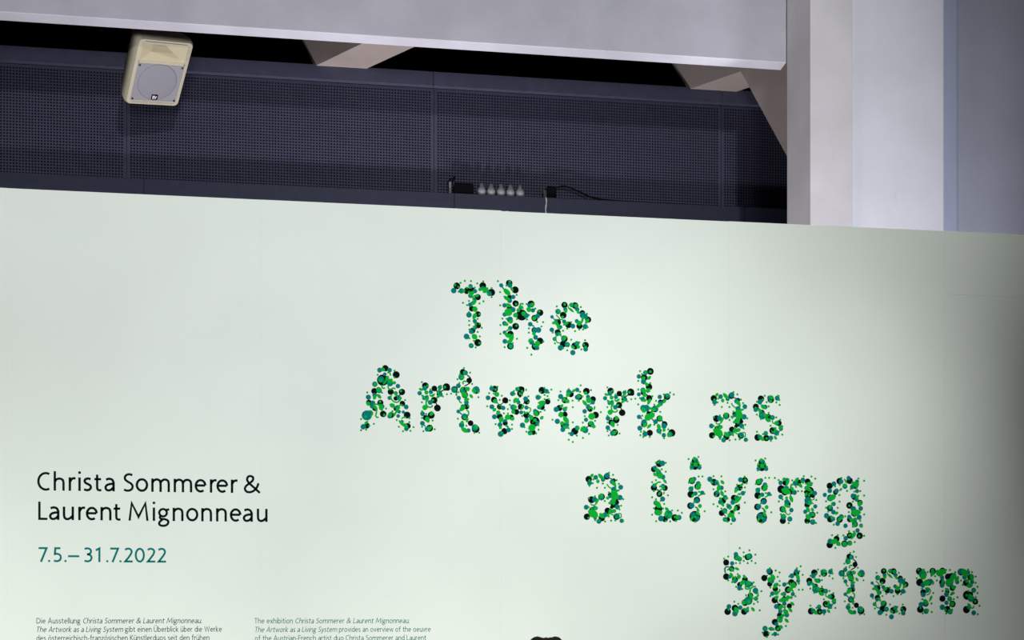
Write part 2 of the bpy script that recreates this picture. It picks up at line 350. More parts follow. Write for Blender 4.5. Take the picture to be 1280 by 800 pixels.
glyph('w', 604, 474, 10,
 K='143,123,38 275,265,35 290,280,20 135,258,35 205,345,32 470,135,42 460,180,35 490,120,24 545,280,34 470,345,34 415,410,32 205,465,34 350,475,30 265,650,36 275,548,30 735,140,40 805,280,33 735,350,32 665,425,36 540,450,36 645,530,56 625,665,30',
 T='105,118,26 60,233,27 170,190,28 155,275,24 108,345,28 250,360,25 428,125,26 365,182,28 530,245,28 440,290,24 375,352,34 540,355,24 475,415,23 140,470,28 188,418,24 210,570,28 275,525,24 218,685,33 318,635,26 790,150,28 685,227,30 750,305,26 700,350,26 650,400,26 490,575,30 545,515,28 580,460,20 675,550,26 585,672,28',
 L='175,190,50,40,45 148,275,60,-60,40 210,340,50,50,30 140,383,50,40,34 190,415,50,-40,40 225,505,70,60,50 305,475,70,20,55 365,495,50,30,40 400,265,70,65,40 470,190,60,-45,26 395,350,50,0,45 375,410,50,-45,40 490,350,60,50,30 730,290,90,10,38 715,330,70,30,36 660,430,70,-60,42 540,525,50,10,40 600,480,60,50,40 610,605,90,20,70 640,520,60,50,36 732,482,50,45,34 215,605,40,50,30 300,590,50,-40,24 540,420,50,20,20 435,120,30,30,24 590,680,50,0,24 710,410,40,10,20',
 d='155,130,14 485,150,13 718,163,12 235,672,13 820,250,12 565,292,12',
 k='125,248,12 205,345,14 460,212,16 465,352,14 275,548,15 640,545,16 615,520,12',
 t='75,175 232,208 205,260 332,265 50,340 308,375 258,428 155,563 360,568 360,622 537,133 565,215 310,430 333,320 767,197 805,212 715,222 767,250 850,130 768,388 540,657 692,632 662,678 488,460 515,600 100,90 178,95 130,180 765,110 820,170 690,575 512,408 385,148',
 S='560,355 590,365 590,400 565,420;430,300 425,265 440,235;370,205 395,190 400,170', KS='215,320 240,300 260,285;430,385 455,360;520,290 500,310', TS='160,440 175,430;170,290 190,310;440,240 440,300')
glyph('o', 688, 474, 10,
 K='255,188,34 360,222,35 450,150,38 532,250,34 180,262,36 112,360,35 180,440,32 495,372,33 565,448,38 505,560,36 165,580,34 305,650,40 440,640,30',
 T='230,160,30 335,133,25 128,217,29 335,225,28 470,220,24 530,290,25 215,275,22 72,378,30 180,375,26 470,340,25 428,402,26 86,527,30 445,507,24 205,570,28 155,630,28 335,610,28 265,685,26 435,635,36 525,570,24',
 L='220,190,60,60,40 290,145,60,40,28 360,215,40,60,36 440,175,40,-20,36 480,265,70,-35,55 430,298,80,-50,36 210,275,55,-40,40 170,255,50,60,30 140,335,50,45,30 190,365,50,50,34 130,445,60,20,55 195,510,100,-55,50 145,550,50,30,40 500,370,45,-30,40 515,465,80,10,70 500,545,50,45,40 540,590,50,-10,40 410,620,80,40,50 180,600,60,-30,26 340,610,40,50,30 550,360,50,75,20 220,605,45,-50,22 370,158,30,0,22',
 k='530,238,14 500,385,14 180,440,20', d='530,440,0.1',
 t='378,78 127,153 507,137 100,262 278,268 280,350 12,130 27,507 630,412 430,462 280,540 405,543 558,520 482,682 230,757 280,785 407,735 330,705 402,215 355,268 230,675 228,125',
 KS='455,600 490,580;200,225 215,215', TS='120,410 150,420 180,425;445,370 460,350;490,315 510,305')
glyph('k', 790, 454, 8,
 K='183,82,31 122,145,30 170,238,30 112,295,24 172,350,28 350,335,30 285,390,24 230,458,30 165,500,20 122,608,30 275,553,28 325,610,27 178,697,28 398,697,33',
 T='135,95,22 68,133,20 115,185,24 110,270,24 68,312,18 108,360,22 115,450,30 145,450,30 277,337,20 355,325,22 285,405,22 235,455,24 70,537,20 120,590,26 235,585,22 78,650,23 270,675,25 320,628,25 130,708,24 318,720,20 378,712,25',
 L='115,150,35,45,28 170,147,45,45,26 145,210,40,-40,26 160,270,55,30,26 115,275,50,-50,30 125,320,40,-40,30 125,372,40,0,26 170,385,60,65,26 325,380,50,50,24 265,425,60,35,28 215,465,40,10,28 160,540,70,45,56 200,520,55,30,45 115,470,50,-60,36 280,550,50,40,40 130,620,50,50,30 172,630,55,45,24 268,635,55,-70,32 320,668,34,70,26 370,715,45,60,34 190,455,40,-40,20',
 d='183,85,12 135,95,12 112,155,12 350,320,10 270,675,10',
 t='80,80 62,177 62,263 62,413 102,525 83,720 380,295 417,313 240,377 282,487 362,662 223,415 182,200 203,330 120,680 112,738 177,738 320,750 90,685 318,313 100,110 80,350 222,615 282,702 200,490',
 KS='120,295 145,315 165,330;185,490 205,470;305,375 335,350;290,565 310,585', TS='85,545 100,560;190,545 215,575', S='145,285 160,290 180,275')
glyph('a', 880, 480, 10,
 K='122,180,36 340,150,34 155,433,38 278,398,37 380,375,25 425,200,24 165,560,34 350,570,34 100,642,35 280,660,36 430,490,40 460,645,36 400,530,20',
 T='132,228,27 207,158,26 347,135,30 295,185,25 405,215,26 510,283,27 425,310,30 195,430,28 275,415,26 380,395,20 500,410,30 410,460,28 92,525,27 195,535,24 470,525,28 320,620,28 408,580,20 200,660,20 245,700,27 468,640,26 522,697,24',
 L='160,135,50,45,30 270,150,85,-45,36 233,207,40,0,40 425,235,60,-30,40 440,400,110,70,70 420,350,60,40,50 465,325,70,10,24 430,450,90,80,50 275,385,50,-30,44 225,450,80,60,26 210,540,50,40,36 175,605,124,-30,75 280,630,70,-45,44 380,580,80,70,28 430,575,50,20,40 355,630,50,-50,26 350,415,40,-50,28 380,475,40,20,30 490,550,40,-50,20 440,255,70,-70,26',
 k='468,470,22 465,445,14', d='130,195,12 120,655,12 455,655,10 245,690,10 155,540,11',
 t='368,102 417,130 293,235 222,287 318,288 488,240 318,450 515,510 320,703 393,693 540,430 368,345 197,393 130,262 170,230 178,182 122,415 120,525 445,690 460,195 200,685 540,700',
 S='145,480 165,500 200,495 225,470;470,610 510,610 515,650 490,665;340,240 365,275 400,300;385,605 420,625 445,615', KS='370,170 400,180 425,190;405,535 450,515')
glyph('s', 936, 480, 10,
 K='152,185,37 275,195,38 88,285,35 165,355,30 245,415,35 375,490,33 298,582,38 110,668,37 218,675,36',
 T='138,225,28 255,172,24 355,177,28 205,287,26 85,322,25 170,395,42 155,365,26 295,420,28 350,490,26 402,560,24 345,610,32 212,615,25 140,665,26 275,675,27',
 L='285,165,60,-35,34 272,215,40,20,24 180,285,70,-40,40 135,330,50,-40,34 240,450,70,-25,40 240,405,40,30,24 200,390,50,-60,40 340,485,50,50,34 315,575,75,50,48 400,540,60,30,40 165,685,60,-40,36 332,672,50,-50,28 370,150,30,-40,24',
 k='250,415,14 303,572,16', d='172,197,12 222,682,13 150,385,12 295,417,12 85,300,12 212,610,11',
 t='198,147 222,227 343,230 385,262 248,280 100,383 248,362 343,418 392,447 272,522 102,598 418,633 178,627 102,222 150,437 122,635 275,710 365,632 380,200',
 S='295,455 300,485 320,495;380,540 395,560', TS='375,600 395,575;110,290 130,310')
glyph('L', 808, 565, 8,
 K='128,117,31 75,173,27 135,235,28 75,358,29 185,360,26 130,420,28 120,570,36 185,670,28 285,658,32',
 T='160,113,25 85,158,20 120,200,24 165,250,22 80,335,20 165,340,20 162,470,23 95,510,23 220,625,38 145,665,26 325,655,24 105,605,24',
 L='110,185,45,-50,36 85,225,40,-40,26 135,240,50,30,44 185,293,50,-50,22 90,325,40,40,22 115,525,75,-50,44 130,610,60,40,40 110,600,50,-40,36 235,635,40,0,38 205,572,45,-40,26 160,350,34,-30,24 130,418,34,60,20 310,650,40,60,28 175,410,30,80,14 195,620,40,50,30',
 d='118,105,10 285,650,11 178,367,9',
 t='95,107 130,85 193,108 153,173 193,197 95,282 57,302 215,433 57,453 95,473 177,520 75,563 57,627 97,692 237,694 256,585 314,585 354,608 195,690 295,690 148,215 75,390 165,565 137,345',
 S='95,325 115,303 145,302', TS='100,375 130,385 155,370;155,480 135,495', KS='90,370 105,378')
glyph('i', 808, 565, 8,
 K='485,88,30 470,120,30 500,120,30 485,140,34 455,288,30 512,345,30 445,422,32 505,480,30 440,538,30 485,645,50',
 T='453,153,20 530,155,20 490,80,18 478,270,20 518,315,22 445,370,24 490,415,20 558,408,20 505,485,22 455,535,24 470,630,24 512,665,22',
 L='480,65,34,30,28 490,125,45,-45,34 455,285,45,50,38 515,350,50,50,36 530,330,40,-70,24 465,435,40,60,22 535,540,36,0,34 515,580,36,-50,22 515,615,45,-40,26 480,500,30,40,18 450,110,26,60,20 520,105,30,-60,18 455,660,34,45,20 490,650,24,0,20 430,375,26,-40,16',
 t='422,70 520,50 522,245 560,245 582,592 580,418 425,307 487,698 445,170 540,135 462,352 540,330 447,680',
 S='515,400 530,398 545,405;515,440 530,435 545,425', TS='485,550 505,558 515,570')
glyph('v', 880, 585, 10,
 K='125,178,38 158,325,36 235,410,36 510,155,37 445,245,35 375,375,36 415,495,34 220,563,33 350,560,30 295,645,28',
 T='73,140,30 158,185,27 218,248,26 165,305,24 265,365,25 205,425,27 455,147,28 410,262,26 485,315,26 410,370,26 360,428,28 310,480,28 260,535,30 325,590,26 262,643,27 370,645,28 440,380,18',
 L='182,250,90,80,38 230,178,55,-45,32 225,318,70,-65,36 278,382,50,20,30 205,385,40,-50,28 230,450,40,30,36 470,210,60,40,26 400,280,60,60,34 420,400,110,45,40 335,580,90,35,50 385,520,70,45,34 265,545,70,-50,24 330,500,50,50,26 355,600,60,-55,40 95,180,40,-40,26 165,165,30,-40,24 440,327,40,0,24 270,650,34,30,20',
 d='515,150,15 150,345,12 400,490,12 388,370,10 465,262,10 105,182,10 245,635,10 290,670,12 365,635,12', k='350,548,16',
 t='118,103 217,105 118,265 265,293 118,453 170,480 218,508 508,108 510,243 510,300 510,432 437,565 340,698 412,210 437,460 290,455 533,190 240,470',
 KS='245,580 275,605', TS='345,455 380,440', S='460,350 455,385 430,405')
glyph('n', 966, 585, 10,
 K='155,185,32 315,180,36 435,170,34 105,265,44 150,298,40 230,290,35 460,290,50 440,340,40 500,345,26 185,450,35 122,515,36 430,460,33 495,585,36 125,660,35 430,660,33 410,300,20',
 T='97,185,25 178,150,24 280,190,30 375,150,27 168,258,32 270,305,28 420,250,24 470,200,26 525,315,26 98,360,27 175,425,30 440,410,42 530,480,24 125,520,26 232,527,25 405,547,24 480,580,28 132,610,32 212,638,29 498,675,31',
 L='140,140,45,40,34 185,180,90,70,30 300,145,60,45,34 345,220,60,-45,34 455,195,90,10,32 165,290,110,-20,60 240,260,70,-50,34 430,240,70,60,30 455,270,70,-45,34 470,320,80,50,30 230,385,80,-70,38 172,375,36,60,30 180,475,80,-20,32 465,435,60,45,44 140,520,90,-60,36 440,520,70,-60,36 495,520,45,-50,30 440,610,70,-50,50 500,580,40,30,34 135,595,45,30,40 415,330,50,60,26 370,175,50,-40,26 235,215,50,30,16',
 k='430,165,16 475,340,14 455,300,12 120,680,14', d='120,690,11 430,685,11 510,590,12 205,635,12 495,665,12',
 t='25,125 72,150 242,155 387,103 482,107 530,133 315,290 362,290 75,418 122,392 543,400 555,560 100,578 198,688 540,688 235,208 290,235',
 S='155,540 175,575 205,580 220,560;490,400 515,390 515,370', TS='480,430 510,450;220,320 225,350')
glyph('g', 1024, 585, 7.62,
 K='100,170,27 193,125,27 290,122,28 345,170,26 155,230,22 105,285,28 333,275,26 388,330,24 288,357,28 102,382,27 105,487,28 195,490,28 335,430,30 290,490,24 340,535,26 385,645,28 290,643,26 165,675,26 100,732,28 240,722,28',
 T='140,150,20 208,130,20 280,95,18 245,175,22 315,180,20 360,130,18 100,217,20 165,218,20 53,256,18 98,290,22 360,220,18 320,265,20 355,300,18 395,385,20 138,342,18 105,375,20 135,420,20 70,455,23 210,465,22 130,485,20 325,390,24 380,470,22 285,465,18 335,505,20 250,550,19 175,530,20 398,548,17 365,595,19 325,640,18 252,670,20 103,697,22 180,720,18 290,715,22',
 L='125,280,70,30,42 205,205,34,45,18 245,165,40,-30,26 250,125,50,-60,14 330,150,50,-40,30 360,160,55,70,30 350,425,85,5,48 385,340,50,60,32 165,430,34,30,24 190,490,34,45,26 310,500,50,-40,26 335,545,55,40,26 330,635,50,50,28 240,725,45,-40,36 140,700,60,30,40 185,720,45,-60,28 295,720,40,30,30 215,475,30,60,22 290,640,30,40,20 400,555,30,-20,24 360,280,50,-60,18 105,365,40,40,18 120,470,40,-50,20',
 d='285,360,9 380,650,9 103,380,8',
 t='373,100 427,122 427,262 427,443 427,646 65,317 192,258 193,320 175,380 65,378 265,218 247,460 282,420 138,540 85,415 283,602 338,705 122,640 176,640 230,642 153,760 328,797 390,503 320,320 390,220 210,95 300,200 150,175 195,160 370,265',
 S='320,490 345,478 355,500;320,610 340,600;300,675 325,660;115,345 130,325;345,225 325,225', TS='115,405 130,420')
glyph('S', 898, 682, 8,
 K='77,168,27 70,180,17 90,180,14 182,118,26 292,115,28 78,310,29 132,232,26 165,340,28 265,340,27 213,390,24 320,500,26 265,570,30 380,465,18 165,625,30 92,660,30 258,660,29',
 T='175,87,21 212,135,22 310,108,28 137,178,20 205,312,18 165,355,20 115,310,18 295,385,32 325,385,20 210,425,22 370,450,26 300,550,38 375,530,20 105,610,22 218,620,20 165,680,25 285,650,20 190,110,14',
 L='178,125,30,40,22 210,125,50,-50,24 300,105,40,40,30 185,232,45,-25,22 135,240,50,-45,26 130,295,50,-60,26 205,315,45,60,28 165,320,34,60,20 240,370,60,35,34 260,310,40,-50,22 300,375,45,30,34 325,505,60,-60,26 370,525,50,15,20 250,570,40,-40,34 300,560,40,45,34 180,645,60,-60,36 290,630,40,60,24 265,635,36,-30,20 345,637,45,-50,24 150,350,30,40,18',
 t='213,25 310,47 252,68 369,90 97,110 57,130 253,110 253,153 332,153 175,175 215,175 292,175 370,175 97,347 137,365 177,412 237,435 352,368 430,455 277,497 159,560 198,583 354,583 393,563 413,647 193,285 97,240 102,640 395,500',
 S='275,395 270,425 295,435 315,415;315,480 318,440 345,412 375,410;385,460 395,490 375,525', TS='105,213 75,213 62,240 72,275;80,211 66,230 68,260', KS='205,380 230,375')
glyph('y', 946, 700, 8,
 K='130,118,28 75,180,28 130,240,24 185,290,25 178,402,28 395,130,27 345,225,30 370,245,28 312,297,31 275,390,25 225,462,25 325,460,24 228,553,25 180,620,28 212,682,28 92,738,29',
 T='118,110,22 350,158,22 393,112,20 150,210,22 275,245,20 413,208,19 200,245,16 155,335,20 190,378,16 272,340,20 360,340,19 275,435,20 195,465,22 300,550,21 235,515,20 240,580,20 195,640,18 82,685,24 142,688,18 183,740,20',
 L='160,170,60,-50,34 130,195,50,40,40 185,255,55,60,34 195,330,50,15,34 200,375,40,60,26 410,170,70,-70,30 360,250,70,-35,44 330,295,60,25,34 255,340,36,10,24 255,400,70,15,34 310,375,40,0,36 343,375,30,20,26 290,395,50,-30,26 355,437,45,-40,24 335,500,50,-50,24 290,520,50,-40,40 240,465,50,40,26 240,485,40,60,20 260,555,40,20,26 235,605,45,30,38 298,605,50,-45,24 240,670,40,-30,30 160,690,40,-30,24 210,690,30,40,24 215,575,36,50,20',
 k='225,545,14 345,215,14', d='82,685,9',
 t='130,82 188,105 227,125 208,168 228,210 228,255 438,63 400,82 458,148 305,233 420,297 458,297 135,275 135,360 45,312 28,503 290,660 385,362 57,725 100,768 122,685 155,745 213,745 325,165 425,112 120,732 420,235',
 S='345,295 360,310 362,330;225,290 228,310 205,325;255,470 275,472 290,465', KS='95,160 110,155;200,415 215,435;195,600 210,593', TS='215,490 235,510;275,460 280,490 260,510')
glyph('m', 1140, 700, 10,
 K='90,140,38 258,140,37 380,135,35 95,280,40 210,280,36 610,150,38 450,210,36 495,210,42 735,215,36 375,280,34 675,285,36 140,405,34 505,350,32 440,395,26 690,440,50 380,483,35 505,550,36 790,520,34 170,545,34 103,618,38 440,615,36 680,620,40 730,430,30',
 T='135,180,45 260,160,26 230,270,30 135,315,27 375,220,24 525,190,26 605,145,30 700,155,24 655,215,26 465,285,45 375,315,28 565,275,24 750,275,24 770,378,28 140,430,30 190,385,22 430,430,28 470,485,28 112,555,28 430,535,24 170,540,26 378,590,30 475,645,30 175,640,30 735,480,38 710,590,24 770,660,27',
 L='140,130,45,40,34 140,205,80,40,60 250,180,60,60,30 255,130,40,40,30 340,165,100,-35,60 385,145,80,-20,50 180,285,80,-10,60 515,210,90,45,50 460,280,80,30,60 560,240,80,65,40 660,165,110,-60,60 745,220,80,-70,40 720,320,75,10,45 690,260,50,40,40 385,270,60,70,26 440,370,60,-30,30 500,420,60,40,30 515,345,50,-30,34 500,550,50,50,40 170,520,70,-40,40 235,475,60,65,26 485,635,60,40,36 190,630,40,30,40 715,575,70,-60,34 730,460,70,-60,40 470,480,45,30,40 415,620,40,-50,24 495,250,60,-40,30',
 k='450,205,14 145,395,14', d='80,120,12 680,440,14 790,520,14 105,600,11 375,280,10 770,375,14',
 t='195,150 287,203 57,228 310,255 425,125 472,125 540,152 748,152 793,207 610,257 793,285 633,310 817,335 817,413 795,465 842,572 820,677 380,387 520,490 567,465 265,412 128,490 242,543 245,650 133,668 428,668 125,355 540,335 700,120 702,388 520,415',
 S='160,355 200,348 228,380 212,425 180,435;165,365 205,360 218,385;210,515 235,490 245,460;730,595 760,600 775,570;255,310 270,285 255,262', KS='450,590 475,575')

M_K = mat('black_vinyl', (0.0016, 0.0062, 0.0055), 0.9, spec=0.03)
M_T = mat('teal_vinyl', (0.002, 0.172, 0.160), 0.9, spec=0.03)
M_G = mat('green_vinyl', (0.004, 0.37, 0.030), 0.9, spec=0.03)
VMATS = [M_K, M_T, M_G]

def letter(ch, shift=None, label=''):
    """build one headline letter on the wall; shift = (pixel of a dot of the source, pixel of the same dot of the copy)"""
    x0, y0, s, K, T, L, d, k, t, S, KS, TS = G[ch]
    off = Vector((0, 0, 0))
    if shift: off = atY(*shift[1], WY) - atY(*shift[0], WY)
    V = []; F = []; MI = []
    scl = (atY(x0 + 10, y0, WY) - atY(x0, y0, WY)).length / 10.0     # metres per photo pixel at this letter
    def P(x, y): return atY(x0 + x / s, y0 + y / s, WY)
    layer = [0]
    def poly(pts, mi):
        yy = WY - 0.0006 - layer[0] * 0.000012; layer[0] += 1
        b = len(V); V.extend((p.x + off.x, yy, p.z + off.z) for p in pts); F.append(tuple(range(b, b + len(pts)))); MI.append(mi)
    def disc(x, y, r, mi, n=16):
        c = P(x, y); R = r * 1.12 / s * scl
        poly([Vector((c.x + R * math.cos(2 * math.pi * i / n), 0, c.z + R * math.sin(2 * math.pi * i / n))) for i in range(n)], mi)
    def leaf(x, y, ln, ang, wd, mi=2, n=7):
        c = P(x, y); a = math.radians(ang); h = ln * 1.20 / 2 / s * scl; w2 = wd * 1.25 / 2 / s * scl
        ux, uz = math.cos(a), math.sin(a); pts = []
        for i in range(n): u = -1 + 2 * i / (n - 1); v = (1 - abs(u) ** 2.4) if i < n - 1 else 0; pts.append((u * h, v * w2))
        for i in range(1, n - 1): u = 1 - 2 * i / (n - 1); v = 1 - abs(u) ** 2.4; pts.append((u * h, -v * w2))
        poly([Vector((c.x + p * ux - q * uz, 0, c.z + p * uz + q * ux)) for p, q in pts], mi)
    def tendril(pts, wd, mi):
        q = [P(*p) for p in pts]; q = [Vector((p.x, 0, p.z)) for p in q]; c = []
        for i in range(len(q) - 1):
            p0, p1, p2, p3 = q[max(i - 1, 0)], q[i], q[i + 1], q[min(i + 2, len(q) - 1)]
            for j in range(5):
                u = j / 5; c.append(0.5 * ((2 * p1) + (p2 - p0) * u + (2 * p0 - 5 * p1 + 4 * p2 - p3) * u * u + (3 * p1 - p0 - 3 * p2 + p3) * u ** 3))
        c.append(q[-1]); hw = wd / 2 / s * scl; l = []; r = []
        for i, p in enumerate(c):
            tg = (c[min(i + 1, len(c) - 1)] - c[max(i - 1, 0)]); tg.normalize(); nn = Vector((-tg.z, 0, tg.x)) * hw
            l.append(p + nn); r.append(p - nn)
        yy = WY - 0.0006 - layer[0] * 0.000012; layer[0] += 1
        b = len(V); V.extend((p.x + off.x, yy, p.z + off.z) for p in l + r); m = len(l)
        for i in range(m - 1): F.append((b + i, b + i + 1, b + m + i + 1, b + m + i)); MI.append(mi)
    for x, y, r in K: disc(x, y, r, 0)
    for c in KS: tendril(c, 12, 0)
    for x, y, r in T: disc(x, y, r, 1)
    for c in TS: tendril(c, 14, 1)
    for e in L: leaf(*e)
    for c in S: tendril(c, 16, 2)
    for x, y, r in d: disc(x, y, r, 2, 10)
    for x, y, r in k: disc(x, y, r, 0, 10)
    for x, y in t: disc(x, y, 1.22 * s, 2, 10)
    me = bpy.data.meshes.new('headline_letter'); me.from_pydata(V, [], F); me.update()
    for m in VMATS: me.materials.append(m)
    for p, mi in zip(me.polygons, MI): p.material_index = mi
    o = link('headline_letter', me, None, wall)
    o['label'] = label
    return o
def hl(ch, word, shift=None):
    letter(ch, shift, 'letter %s of green, teal and black dots in the word %s' % (ch, word))
for ch in 'The': hl(ch, 'The')
for ch in 'Artwok': hl(ch, 'Artwork')
hl('r', 'Artwork', ((531.75, 482.25), (763.3, 488.7)))
for ch in 'as': hl(ch, 'as')
hl('a', 'a', ((892.2, 498.0), (735.9, 599.0)))
for ch in 'Living': 
    if 'Living'.count(ch) == 1: hl(ch, 'Living')
hl('i', 'Living'); hl('i', 'Living', ((868.6, 645.6), (952.1, 646.9)))
for ch in 'Sym': hl(ch, 'System')
hl('s', 'System', ((951.2, 498.5), (1017.9, 715.9)))
hl('t', 'System', ((578.6, 465.25), (1061.6, 695.8)))
hl('e', 'System', ((705.6, 381.3), (1104.6, 714.0)))
# ------------------------------------------------------------------ cut vinyl lettering drawn as strokes (units: cap height 24, x-height 17)
def E_(cx, cy, rx, ry, a0, a1, n=22):
    return [(cx + rx * math.cos(math.radians(a0 + (a1 - a0) * i / n)), cy + ry * math.sin(math.radians(a0 + (a1 - a0) * i / n))) for i in range(n + 1)]
def sp(*q, n=6):
    c = []
    for i in range(len(q) - 1):
        p0, p1, p2, p3 = [Vector(q[j]) for j in (max(i - 1, 0), i, i + 1, min(i + 2, len(q) - 1))]
        for j in range(n):
            u = j / n; v = 0.5 * ((2 * p1) + (p2 - p0) * u + (2 * p0 - 5 * p1 + 4 * p2 - p3) * u * u + (3 * p1 - p0 - 3 * p2 + p3) * u ** 3); c.append((v.x, v.y))
    c.append(tuple(q[-1])); return c
def ln(*q): return list(q)
DOT = lambda x, y: [(x - 1.65, y), (x + 1.65, y)]
arch = lambda x: sp((x, 11.8), (x + 2.6, 14.8), (x + 6.0, 15.8), (x + 9.0, 14.2), (x + 9.9, 10.5)) + [(x + 9.9, 0)]
arch_n = lambda x, w: sp((x, 11.8), (x + 2.3, 14.8), (x + w * .56, 15.8), (x + w * .9, 14.2), (x + w, 10.5)) + [(x + w, 0)]
